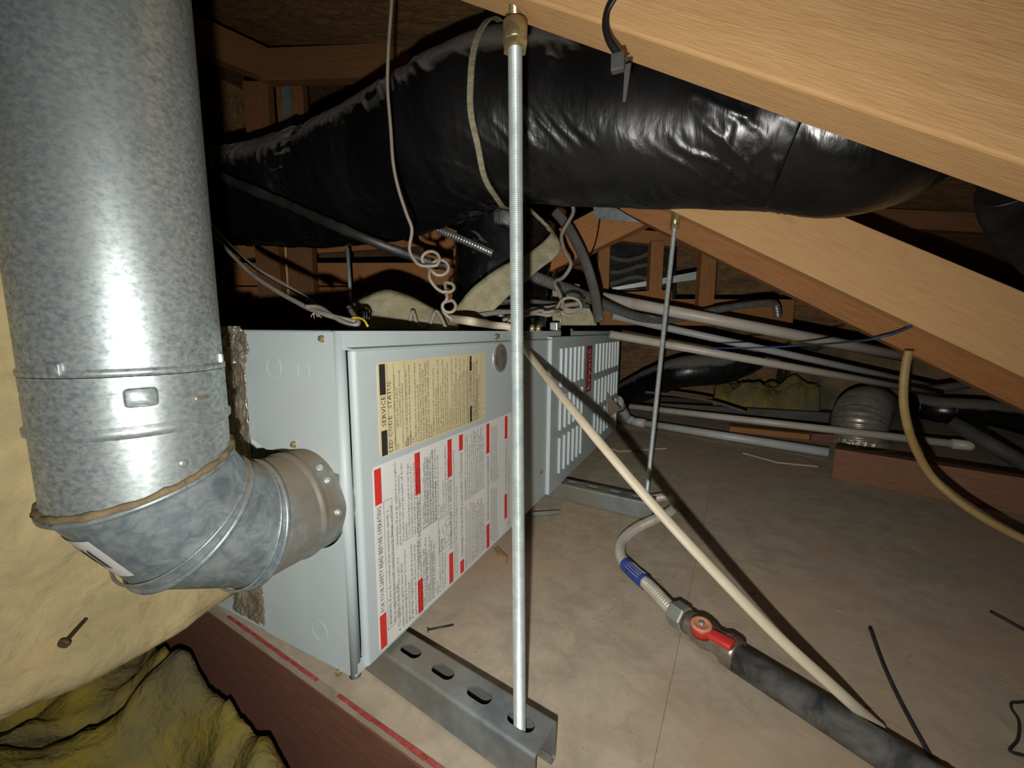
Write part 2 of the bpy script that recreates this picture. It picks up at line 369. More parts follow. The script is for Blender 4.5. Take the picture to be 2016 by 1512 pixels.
# =================================================================== FURNACE
X0, Y0, LF, ZB, ZT = -.3126, .270, 1.2336, .045, .405
DF = .60
fu = empty('furnace', (X0-.3, Y0+.6, ZB), 'blue-grey gas furnace lying on its side on strut channels with labelled door and louvred door', 'furnace')
t = .0012
XB = X0-.148      # back edge of the burner vestibule end
mb = MB()
mb.box((X0-DF, Y0, ZT-t), (X0, Y0+LF, ZT))            # top sheet
mb.box((X0-DF, Y0, ZB), (X0, Y0+LF, ZB+t))            # bottom sheet
mb.box((X0-DF, Y0, ZB), (X0-DF+t, Y0+LF, ZT))         # rear sheet
mb.box((X0-DF, Y0+LF-t, ZB), (X0, Y0+LF, ZT))         # far end
mb.box((X0-DF, Y0+.16, ZB), (X0-.01, Y0+.16+t, ZT))   # inner divider
mb.box((XB-t, Y0, ZB), (XB, Y0+.16, ZT))              # vestibule rear
mb.box((X0-.004, Y0+.003, ZT-.017), (X0, Y0+LF, ZT-t))  # top front rail
mb.box((X0-.004, Y0+.003, ZB+t), (X0, Y0+LF, ZB+.012))  # bottom front rail
mb.box((X0-.004, Y0+.62, ZB), (X0, Y0+.69, ZT))         # mullion
mb.build('cabinet', MT['enamel'], fu)
def FX(px, py, off=0): q = at(px, py, x=X0+off); return q.y, q.z
def EY(px, py): q = at(px, py, y=Y0); return q.x, q.z
# end panels with the cut opening for the vent
xa, za = EY(488, 866); xb_, zb2 = EY(664, 912); zb2 = za-.004
zo = EY(590, 1116)[1]
def endpoly(pts): return [(x, Y0-.0015, z) for x, z in pts]
mb = MB().prism(endpoly([(XB+.001, za+.004), (XB+.028, za-.006), (XB+.05, za-.004), (X0-.006, za-.016), (X0-.006, ZT-.001), (XB+.001, ZT-.001)]), (0, .0015, 0))
up = mb.build('end_panel', MT['enamel'], fu)
arc_ = [(-.367+.0545*math.cos(math.radians(a)), .232+.0545*math.sin(math.radians(a))) for a in range(-28, -151, -8)]
arc_ = [(min(x, X0-.006), z) for x, z in arc_]
mb = MB().prism(endpoly([(XB+.001, ZB), (X0-.006, ZB)]+arc_+[(XB+.03, zo+.012), (XB+.001, zo+.006)]), (0, .0015, 0))
lowp = mb.build('end_panel', MT['enamel'], fu)
# corner post: rounded vertical edge
mb = MB().tube([(X0-.006, Y0+.0045, ZB-.004), (X0-.006, Y0+.0045, ZT)], .006, 20)
mb.build('corner_post', MT['enamel'], fu)
def screw(p, n, r, m, parent, name='screw'):
    n = V(n)
    mb = MB().lathe(p, n, [(0, r*1.35), (r*.25, r*1.3), (r*.3, r)], 18)
    mb.lathe(V(p)+n*r*.25, n, [(0, r), (r*.9, r), (r*1.05, r*.8)], 6, smooth=False)
    return mb.build(name, m, parent)
for px, py in ((637, 667), (582, 874), (670, 1321), (664, 999)):
    x, z = EY(px, py); screw((x, Y0-.0015, z), (0, -1, 0), .0027, MT['brass'], fu)
# knock-outs in the end panel
for px, py, r in ((542, 723, .0115), (600, 729, .0085), (632, 1240, .012)):
    x, z = EY(px, py)
    mb = MB().tube([(x+r*math.cos(a*.2618), Y0-.0014, z+r*math.sin(a*.2618)) for a in range(25)], .0004, 6, cap=False)
    mb.build('knockout', MT['enamel'], fu)
# foil tape at the joint with the plenum
def crinkle(name, y, x0, x1f, z0, z1, parent, nx=14, nz=70, amp=.004, seed=1):
    mb = MB(); vs = []
    for j in range(nz+1):
        z = z0+(z1-z0)*j/nz
        x1 = x1f(z) if callable(x1f) else x1f
        xs_ = x0-max(0, .12-z)*.35 if nz > 40 else x0
        for i in range(nx+1):
            x = xs_+(x1-xs_)*i/nx
            n = noise.turbulence(V((x*90+seed, z*60, seed)), 4, True)
            vs.append((x, y-.001-n*amp, z))
    W = nx+1
    mb.add(vs, [(j*W+i, j*W+i+1, (j+1)*W+i+1, (j+1)*W+i) for j in range(nz) for i in range(nx)], False)
    o = mb.build(name, MT['foil'], parent); md = o.modifiers.new('s', 'SOLIDIFY'); md.thickness = .0008; md.offset = 1
    return o
crinkle('foil_tape', Y0-.001, XB-.038, XB+.004, ZB+.01, ZT+.002, fu)
crinkle('foil_tape', Y0-.002, XB-.03, lambda z: XB+.002+max(0, (z-.376)*.0+.018*(1-abs(z-.388)/.03)), ZT-.036, ZT+.004, fu, nz=24, seed=5, amp=.006)

# ---- burner door (front, near part)
yd0 = Y0+.0118; yd1 = FX(1083, 800)[0]; DZ = .004
zt_d = ZT-.019
mb = MB()
def doorpanel(y0, y1, z0, z1, x, th, r=.005):
    """sheet with rolled near edge"""
    mb = MB(); prof = []
    for k in range(7): a = math.pi/2*k/6; prof.append((x-r+r*math.sin(a), y0+r-r*math.cos(a)))
    prof = [(x-r-th, y0)]+prof
    for k in range(7): a = math.pi/2*k/6; prof.append((x-r+r*math.cos(a), y1-r+r*math.sin(a)))
    prof += [(x-r-th, y1)]
    mb.prism([(a, b, z0) for a, b in prof], (0, 0, z1-z0)); return mb
door = doorpanel(yd0, yd1-.004, ZB+.002, zt_d, X0+DZ, .003).build('burner_door', MT['enamel'], fu, bevel=.001)
# lip over the door top
MB().prism([(X0-.001, Y0+.006, zt_d+.001), (X0+.011, Y0+.006, zt_d+.0005), (X0+.011, Y0+.006, zt_d+.002), (X0-.001, Y0+.006, zt_d+.0035)], (0, yd1-Y0-.03, 0)).build('door_lip', MT['enamel'], fu)
XF = X0+DZ
# sight glass
y, z = FX(984, 705, DZ)
MB().lathe((XF-.001, y, z), (1, 0, 0), [(0, .024), (.002, .024), (.002, .0215)], 40).build('sight_glass_ring', MT['zinc'], door)
MB().lathe((XF, y, z), (1, 0, 0), [(0, .0215), (.0016, .0215), (.0022, .018)], 40).build('sight_glass', MT['glass'], door)
for px, py in ((1071, 726), (1064, 929), (978, 663), (1034, 657), (1100, 651), (1125, 650)):
    y, z = FX(px, py, DZ); screw((XF-.001, y, z), (1, 0, 0), .0036, MT['brass'], fu)

# ---- printing helpers (text right = +Z, text down = +Y, facing +X)
def text_mesh(body, size, width=None, align='LEFT', spacing=1.0):
    cu = bpy.data.curves.new('txt', 'FONT'); cu.body = body; cu.size = size; cu.resolution_u = 1; cu.space_line = spacing; cu.align_x = align
    if width: cu.text_boxes[0].width = width
    ob = bpy.data.objects.new('txt', cu); C.objects.link(ob)
    bpy.context.view_layer.update()
    me = bpy.data.meshes.new_from_object(ob.evaluated_get(bpy.context.evaluated_depsgraph_get()))
    bpy.data.objects.remove(ob); bpy.data.curves.remove(cu)
    return me
def put_text(name, items, x, m, parent):
    """items: (body, size, y, z, width[, sx]); several blocks of one print joined"""
    mb = MB()
    for it in items:
        body, size, y, z, width = it[:5]; sx = it[5] if len(it) > 5 else 1
        me = text_mesh(body, size, width/sx if width else None)
        if len(it) > 6:
            x_ = [v.co.x for v in me.vertices]; sx = min(sx, it[6]/(max(x_)-min(x_)))
        mb.add([(x, y-v.co.y, z+v.co.x*sx) for v in me.vertices], [list(p.vertices) for p in me.polygons])
        bpy.data.meshes.remove(me)
    return mb.build(name, m, parent)
def roundrect(y0, y1, zb0, zb1, zt0, zt1, r, x, th):
    """label whose z limits may differ at both ends; rounded corners"""
    pts = []
    for (cy, cz, a0) in ((y0+r, zb0+r, 180), (y1-r, zb1+r, 270), (y1-r, zt1-r, 0), (y0+r, zt0-r, 90)):
        for k in range(6):
            a = math.radians(a0+18*k); pts.append((x, cy+r*math.cos(a), cz+r*math.sin(a)))
    return MB().prism(pts, (th, 0, 0))
# ---- yellow service label
ys0, zs1 = FX(741, 714, DZ); ys1, _ = FX(955, 690, DZ); _, zs0 = FX(748, 902, DZ)
lab = roundrect(ys0, ys1, zs0, zs0, zs1, zs1, .006, XF, .0005).build('service_label', MT['yellow_label'], door)
xl = XF+.0008; H = zs1-zs0; Wd = ys1-ys0
def sy(f): return ys0+Wd*f
def sz(f): return zs0+H*f
for f0, f1, y0, y1 in ((.01, .28, .012, .05), (.66, .98, .012, .05), (.03, .26, .80, .82), (.76, .97, .80, .82)):
    MB().box((xl-.0004, sy(y0), sz(f0)), (xl, sy(y1), sz(f1))).build('black_bar', MT['ink'], lab)
svc = ('If status code recall is needed, briefly remove then reconnect one main limit wire to display stored status code.\n'
 'On RED LED boards do not remove power or blower door before initiating status code recall.\n'
 'EACH OF THE FOLLOWING STATUS CODES IS A TWO DIGIT NUMBER WITH THE FIRST DIGIT DETERMINING THE NUMBER OF SHORT FLASHES AND THE SECOND DIGIT THE NUMBER OF LONG FLASHES.\n'
 '11 NO PREVIOUS CODE - Stored status code is erased automatically after 72 hours.\n'
 '12 BLOWER ON AFTER POWER UP (115 VAC or 24 VAC) - Blower runs for 90 seconds.\n'
 '13 LIMIT CIRCUIT LOCKOUT - Lockout occurs if the limit switch remains open longer than 3 minutes.\n'
 '14 IGNITION LOCKOUT - Control will auto-reset after three hours.\n'
 '21 GAS HEATING LOCKOUT - Control will not auto-reset. Check for mis-wired gas valve.\n'
 '22 ABNORMAL FLAME-PROVING SIGNAL - Flame is proved while gas valve is de-energized.\n'
 '23 PRESSURE SWITCH DID NOT OPEN - Check for obstructed pressure tubing or stuck switch.\n'
 '24 SECONDARY VOLTAGE FUSE IS OPEN - Check for short circuit in secondary voltage wiring.\n'
 '31 PRESSURE SWITCH DID NOT CLOSE OR REOPENED - Check for excessive wind, restricted vent, defective inducer motor, low inducer voltage.\n'
 '33 LIMIT CIRCUIT FAULT - Indicates the limit or flame rollout is open.\n'
 '34 IGNITION PROVING FAILURE - Check for flame sensor, gas valve off, ground continuity.')
put_text('printed_text', [
    ('SERVICE', .0092, sy(.045), sz(.32), None), ('STATUS', .0085, sy(.085), sz(.50), None), ('LED CODE', .0085, sy(.085), sz(.02), None),
    ('CONTINUOUS OFF\n\nCONTINUOUS ON\nRAPID FLASHING', .0042, sy(.112), sz(.02), H*.2, .9),
    ('Check for 115VAC at L1 and L2 and 24VAC at SEC-1 and SEC-2\nControl has 24VAC power. Incorrectly wired if status is rapid flashing', .0042, sy(.112), sz(.27), H*.71, .95),
    (svc, .0050, sy(.20), sz(.02), H*.96, .86),
    ('COMPONENT TEST', .0062, sy(.815), sz(.36), None),
    ('To initiate the component test sequence, shut off the room thermostat or disconnect the R thermostat lead. Briefly short the TWIN/TEST terminal.', .0046, sy(.855), sz(.04), H*.92, .85),
], xl, MT['ink'], lab)
for f in (.062, .105, .185, .775, .94):
    MB().box((xl-.0004, sy(f), sz(.02)), (xl-.0001, sy(f)+.0004, sz(.98))).build('ruled_line', MT['ink_blue'], lab)
for k in range(6): MB().box((xl-.0004, sy(.95), sz(.05+.1*k)), (xl-.0001, sy(.985), sz(.053+.1*k))).build('ruled_line', MT['ink_blue'], lab)
# ---- white safety label
yw0, zw1 = FX(733, 921, DZ); yw1 = FX(1011, 900, DZ)[0]; zw0 = FX(741, 1297, DZ)[1]
zw0 = max(zw0, ZB+.006)
lab = roundrect(yw0, yw1, zw0, zw0, zw1, zw1, .005, XF, .0005).build('safety_label', MT['white_label'], door)
H = zw1-zw0
def wy(px, py=1000): return FX(px, py, DZ)[0]
def wz(f): return zw0+H*f
mb = MB()
cols = [wy(745), wy(823), wy(886), wy(908), wy(960), wy(995)]
red_spans = [((.01, .20), (.80, .985)), ((.01, .22), (.74, .985)), ((.01, .22), (.74, .985)), ((.01, .10), (.88, .985)), ((.01, .2), (.76, .985)), ((.12, .33), (.80, .985))]
for cy, (lo_, hi_) in zip(cols, red_spans):
    for f0, f1 in (lo_, hi_): MB().box((xl-.0004, cy-.0048, wz(f0)), (xl, cy+.0048, wz(f1))).build('red_bar', MT['red'], lab)
A1 = ("WARNING: If you do not follow these instructions exactly, a fire or explosion may result causing property damage, personal injury or loss of life.")
B1 = ("A. This appliance does not have a pilot. It is equipped with an ignition device which automatically lights the burner. Do not try to light the burner by hand.\n"
"B. BEFORE OPERATING smell all around the appliance area for gas. Be sure to smell next to the floor because some gas is heavier than air and will settle on the floor.\n"
"WHAT TO DO IF YOU SMELL GAS\n- Do not try to light any appliance.\n- Do not touch any electric switch; do not use any phone in your building.")
B2 = ("- Immediately call your gas supplier from a neighbor's phone. Follow the gas supplier's instructions.\n- If you cannot reach your gas supplier, call the fire department.\n"
"C. Use only your hand to push in or turn the gas control switch or knob. Never use tools. If the switch or knob will not push in or turn by hand, don't try to repair it, call a qualified service technician. Force or attempted repair may result in a fire or explosion.\n"
"D. Do not use this appliance if any part has been under water. Immediately call a qualified service technician to inspect the appliance and to replace any part of the control system and any gas control which has been under water.")
C1 = ("1. STOP! Read the safety information above on this label.\n2. Set the thermostat to lowest setting.\n3. Turn off all electric power to the appliance.\n4. This appliance does not have a pilot. Do not try to light the burner by hand.\n5. Remove control door.")
C2 = ("6. Turn gas control knob to OFF position.\n7. Wait five (5) minutes to clear out any gas. Then smell for gas. If you smell gas, STOP! Follow B in the safety information above on this label. If you don't smell gas, go to the next step.\n8. Turn gas control switch or knob to ON position.\n9. Replace control door.\n10. Turn on all electric power to the appliance.\n11. Set thermostat to desired setting.")
D1 = ("1. Set the thermostat to lowest setting. Turn off all electric power if service is to be performed.\n2. Move control switch to OFF. Do not force. Replace control door.")
F1 = ("AVERTISSEMENT: Quiconque ne respecte pas a la lettre les instructions dans la presente notice risque de declencher un incendie ou une explosion. A. Cet appareil ne comporte pas de veilleuse. Il est muni d'un dispositif d'allumage qui allume automatiquement le bruleur. B. AVANT DE FAIRE FONCTIONNER, reniflez tout autour de l'appareil pour deceler une odeur de gaz. QUE FAIRE SI VOUS SENTEZ UNE ODEUR DE GAZ: Ne pas tenter d'allumer d'appareil.")
F2 = ("1. ARRETEZ! Lisez les instructions de securite sur la portion superieure de cette etiquette. 2. Reglez le thermostat a la temperature la plus basse. 3. Coupez l'alimentation electrique de l'appareil.")
put_text('printed_text', [
    ('FOR YOUR SAFETY READ BEFORE OPERATING', .0086, cols[0]+.003, wz(.215), None, .93, H*.57),
    (A1, .0058, cols[0]+.0135, wz(.10), H*.68, .95),
    (B1, .0058, cols[0]+.0275, wz(.02), H*.46, .90), (B2, .0052, cols[0]+.0275, wz(.51), H*.475, .90),
    ('OPERATING INSTRUCTIONS', .0088, cols[1]+.003, wz(.30), None, .95, H*.40),
    (C1, .0058, cols[1]+.013, wz(.02), H*.44, .9), (C2, .0056, cols[1]+.013, wz(.51), H*.475, .9),
    ('TO TURN OFF GAS TO APPLIANCE', .0080, cols[2]+.003, wz(.25), None, .9, H*.47), (D1, .0054, cols[2]+.0105, wz(.02), H*.95, .9),
    ("CONSIGNES POUR SECURITE A LIRE AVANT L'UTILISATION", .0074, cols[3]+.003, wz(.12), None, .82, H*.74),
    (F1, .0056, cols[3]+.0125, wz(.02), H*.46, .9), (F1, .0056, cols[3]+.0125, wz(.51), H*.475, .9),
    ('INSTRUCTIONS DE FONCTIONNEMENT', .0076, cols[4]+.003, wz(.23), None, .88, H*.51), (F2, .0056, cols[4]+.0125, wz(.02), H*.46, .9), (F2, .0056, cols[4]+.0125, wz(.51), H*.475, .9),
    ("POUR COUPER L'ALIMENTATION EN GAZ", .0066, cols[5]+.003, wz(.36), None, .8, H*.42), (D1, .0048, cols[5]+.0105, wz(.02), H*.95, .9),
], xl, MT['ink'], lab)
mb = MB()   # warning frame and valve diagram lines
def rect_lines(y0, y1, z0, z1, w_=.0004):
    for a, b in (((y0, z0), (y0+w_, z1)), ((y1, z0), (y1+w_, z1)), ((y0, z0), (y1, z0+w_)), ((y0, z1), (y1, z1+w_))):
        MB().box((xl-.0004, a[0], a[1]), (xl-.0001, b[0], b[1])).build('ruled_line', MT['ink_blue'], lab)
rect_lines(cols[0]+.007, cols[0]+.0195, wz(.085), wz(.80))
dy0, dz0 = wy(862), wz(.29)
rect_lines(dy0, dy0+.03, dz0, wz(.50))
for q, (a, b) in enumerate(((.3, .2), (.6, .25), (.45, .6), (.7, .75))):
    MB().tube([(xl-.0003, dy0+.03*a+.0045*math.cos(k*.4189), dz0+H*.21*b+.006*math.sin(k*.4189)) for k in range(16)], .0003, 4, cap=False).build('diagram_circle', MT['ink_blue'], lab)
# narrow tag at the door edge
y, z1 = FX(1010, 690, DZ); z0 = FX(1010, 800, DZ)[1]
MB().box((XF, y-.001, z0), (XF+.0004, y+.012, z1)).build('narrow_tag', MT['white_label'], door)

# ---- louvred blower door (far part)
LX = X0+.012
yl0 = FX(1084, 800, .012)[0]; yl1 = Y0+LF-.002
ld_ = doorpanel(yl0, yl1, ZB+.002, ZT-.012, LX, .008, r=.003).build('louvred_door', MT['enamel'], fu, bevel=.001)
def fy(px, py): return FX(px, py, .012)[0]
def fz(px, py): return FX(px, py, .012)[1]
c5 = lambda x, y: (650+x/3.36, 600+y/3.36)
zr = [(fz(*c5(1523, 540)), fz(*c5(1523, 290))), (fz(*c5(1508, 832)), fz(*c5(1508, 605))), (fz(*c5(1497, 1120)), fz(*c5(1497, 890)))]
ya, yb = fy(*c5(1519, 400)), fy(*c5(1663, 400)); yc, yd = fy(*c5(1752, 400)), fy(*c5(1893, 400))
fin = None
def louvre(y, z0, z1):
    # raised fin with an open slot behind: triangular hood facing the near end
    w_, h_ = (yb-ya)/5*.5, .0055
    mb = MB().prism([(LX-.0005, y, z0), (LX+h_, y+w_*.08, z0), (LX+h_, y+w_*.2, z0), (LX-.0005, y+w_, z0)], (0, 0, z1-z0))
    return mb.build('louvre', MT['enamel'], ld_)
for z0, z1 in zr:
    for k in range(6): louvre(ya+(yb-ya)*k/5, z0, z1)
    for k in range(8): louvre(yc+(yd-yc)*k/7, z0+.003, z1+.002)
by0, by1 = fy(*c5(1688, 430)), fy(*c5(1722, 430)); bz0, bz1 = fz(*c5(1690, 580)), fz(*c5(1720, 272))
bd = MB().box((LX, by0, bz0), (LX+.003, by1, bz1)).build('badge', MT['badge_rim'], ld_, bevel=.001)
MB().box((LX+.003, by0+.003, bz0+.003), (LX+.0036, by1-.003, bz1-.003)).build('badge_face', MT['badge'], bd)
me = text_mesh('bryant', 1); mnx = min(v.co.x for v in me.vertices); mxx = max(v.co.x for v in me.vertices); mny = min(v.co.y for v in me.vertices); mxy = max(v.co.y for v in me.vertices)
mb = MB(); mb.add([(LX+.0042, by1-.007-(v.co.y-mny)/(mxy-mny)*(by1-by0-.014), bz0+.008+(v.co.x-mnx)/(mxx-mnx)*(bz1-bz0-.016)) for v in me.vertices], [list(p.vertices) for p in me.polygons])
mb.build('badge_lettering', MT['pale'], bd)
y, z = FX(1189, 765, .012)
MB().prism([(LX+.006, fy(*c5(1812, 570)), fz(*c5(1812, 570))), (LX+.007, fy(*c5(1822, 745)), fz(*c5(1822, 745))), (LX+.02, fy(*c5(1890, 690)), fz(*c5(1890, 690)))], (.0006, 0, 0)).build('card_tag', MT['cardboard'], ld_)

# =================================================================== VENT PIPE
PXA, PYA, PR = -.367, .138, .0525
ZLEG, RC = .232, .093
O = V((PXA, PYA+RC, ZLEG+RC))
vp = empty('vent_pipe', (PXA, PYA, ZLEG-PR), 'galvanized steel vent pipe with a segmented elbow entering the furnace end', 'vent pipe')
def cylhit(px, py, R=PR):
    d = at(px, py, d=1)-CAM; ox, oy = CAM.x-PXA, CAM.y-PYA
    a = d.x**2+d.y**2; b = 2*(ox*d.x+oy*d.y); c = ox*ox+oy*oy-R*R
    t = (-b-math.sqrt(max(0, b*b-4*a*c)))/(2*a); return CAM+d*t
zj = cylhit(260, 742).z; zbead = cylhit(260, 852).z
MB().lathe((PXA, PYA, 0), (0, 0, 1), [(zj+.0005, PR-.0005), (zj+.0005, PR+.0012), (zj+.004, PR+.0012), (zj+.005, PR), (zj+.0055, PR), (zj+.008, PR), (zj+.02, PR), (1.75, PR)], 96, cap=False).build('pipe_section', MT['galv'], vp)
sl = MB().lathe((PXA, PYA, 0), (0, 0, 1), [(zbead-.004, PR), (zbead-.002, PR+.002), (zbead+.002, PR+.0022), (zbead+.004, PR+.0006), (zbead+.0045, PR+.0006), (zbead+.0215, PR+.0006), (zbead+.022, PR+.0006), (zbead+.0235, PR+.0002), (zbead+.025, PR+.0006), (zbead+.0255, PR+.0006), (zj, PR+.0006)], 96, cap=False).build('coupling_sleeve', MT['galv'], vp)
def on_pipe(px, py, w_, h_, th, m, name, parent, rnd=.003):
    p = cylhit(px, py); n = V((p.x-PXA, p.y-PYA, 0)).normalized(); tx = V((0, 0, 1)).cross(n)
    mb = MB(); vs = []; N = 10
    for k in range(4):
        sc = (1, 1, .86, .8)[k]; h = (-.001, .0004, th*.85, th)[k]
        for j in range(4*N):
            q = 2*math.pi*j/(4*N); cx = math.copysign(abs(math.cos(q))**.35, math.cos(q)); cz = math.copysign(abs(math.sin(q))**.35, math.sin(q))
            a = cx*w_/2*sc/PR; nn = Matrix.Rotation(a, 3, 'Z') @ n
            vs.append(V((PXA, PYA, p.z+cz*h_/2*sc))+nn*(PR+h))
    K = 4*N
    mb.add(vs, [(k*K+j, k*K+(j+1) % K, (k+1)*K+(j+1) % K, (k+1)*K+j) for k in range(3) for j in range(K)], True)
    mb.f.append([3*K+j for j in range(K)]); mb.sm.append(True)
    return mb.build(name, m, parent)
on_pipe(278, 782, .0165, .0125, .003, MT['galv'], 'locking_tab', sl)
on_pipe(110, 728, .0075, .009, .002, MT['galv'], 'locking_tab', sl)
on_pipe(397, 783, .011, .0028, .0012, MT['galv_dusty'], 'locking_tab', sl)
on_pipe(433, 705, .004, .008, .002, MT['galv'], 'locking_tab', sl)
# elbow gores between planes through O
def gore_ring(phi, R, n=96):
    """ellipse where the miter plane at angle phi cuts the neighbouring straight pieces"""
    k = None; out = []
    c, s = math.cos(phi), math.sin(phi)
    for i in range(n):
        th = 2*math.pi*i/n; x = R*math.cos(th); v = R*math.sin(th)   # v: offset away from O, in the pipe's own section
        # distance from O measured in the section of the gore, then stretched into the miter plane (seams at half-angle of 15 deg)
        rho = (RC+v)/math.cos(math.radians(15))
        out.append(V((PXA+x, O.y-rho*c, O.z-rho*s)))
    return out
def ring_straight(axis, pos, R, n=96):
    out = []
    for i in range(n):
        th = 2*math.pi*i/n; x = R*math.cos(th); v = R*math.sin(th)
        out.append(V((PXA+x, PYA-v, pos)) if axis == 'z' else V((PXA+x, pos, ZLEG-v)))
    return out
def skin(rings, name, m, parent=vp):
    mb = MB(); n = len(rings[0]); vs = [p for r in rings for p in r]
    mb.add(vs, [(j*n+i, j*n+(i+1) % n, (j+1)*n+(i+1) % n, (j+1)*n+i) for j in range(len(rings)-1) for i in range(n)], True)
    return mb.build(name, m, parent)
R15, R45, R75 = [gore_ring(math.radians(a), PR) for a in (15, 45, 75)]
skin([ring_straight('z', zbead-.002, PR+.0002), R15], 'elbow_gore', MT['galv'])
g2 = skin([R15, R45], 'elbow_gore', MT['galv_elbow'])
skin([R45, R75], 'elbow_gore', MT['galv_elbow'])
skin([R75, ring_straight('y', Y0-.029, PR), ring_straight('y', Y0-.028, PR), ring_straight('y', Y0-.026, PR+.0016), ring_straight('y', Y0-.022, PR+.0016), ring_straight('y', Y0-.020, PR), ring_straight('y', Y0-.019, PR), ring_straight('y', Y0+.05, PR)], 'elbow_collar', MT['galv_dusty'])
def rib(ring, name, rad=.0024, m=None):
    c = sum(ring, V())/len(ring)
    path = [c+(p-c)*1.012 for p in ring]; path.append(path[0])
    return MB().tube(path, rad, 10, cap=False).build(name, m or MT['galv_elbow'], vp)
for phi in (15, 45, 75): rib(gore_ring(math.radians(phi), PR), 'seam_rib')
# second, smaller line beside each of the lower seams
for phi in (40.5, 71): rib(gore_ring(math.radians(phi), PR*.997), 'seam_bead', .0011)
# settled dust on the upper seam
c = sum(R15, V())/96; path = []
for i in range(97):
    p = R15[i % 96]; path.append(c+(p-c)*1.016+V((0, 0, .0034+.0014*noise.noise(p*160))))
MB().tube(path, [.0020+.0022*abs(noise.noise(p*150)) for p in path], 8, cap=False).build('settled_dust', MT['dust'], vp)
for i in ((1),):
    pass
for px, py in ((360, 912),):
    p = cylhit(px, py); n = V((p.x-PXA, p.y-PYA, 0)).normalized(); MB().lathe(p-n*.001, n, [(0, .0034), (.0016, .003), (.0026, .0012)], 16).build('rivet', MT['galv'], vp)
for th, yy in ((-.62, Y0-.012), (.02, Y0-.010), (-.9, Y0-.012)):
    n = V((math.cos(th), 0, -math.sin(th))); p = V((PXA, yy, ZLEG))+n*(PR-.0003)
    screw(p, n, .0026, MT['zinc'], vp)
# paper sticker on the underside of the big gore
sv = []; ns = 16
for i in range(ns+1):
    th = math.radians(66+52*i/ns)
    for f in (.10, .62):
        k = 96*th/(2*math.pi); i0 = int(k); fr = k-i0
        a = R15[i0].lerp(R15[i0+1], fr); b = R45[i0].lerp(R45[i0+1], fr); p = a.lerp(b, f+.12)
        cc = (c+sum(R45, V())/96)/2; sv.append(p+(p-cc).normalized()*.0006)
st = MB().add(sv, [(2*i, 2*i+1, 2*i+3, 2*i+2) for i in range(ns)], True).build('paper_sticker', MT['white_label'], vp)
for i0_ in (3, 5, 9, 11):
    q_ = [sv[2*i0_].lerp(sv[2*i0_+1], f) for f in (.2, .75)]+[sv[2*i0_+2].lerp(sv[2*i0_+3], f) for f in (.7, .3)]
    q_ = [p+(p-cc).normalized()*.0004 for p in q_]
    MB().add(q_, [(0, 1, 2, 3)]).build('printed_mark', MT['ink'], st)

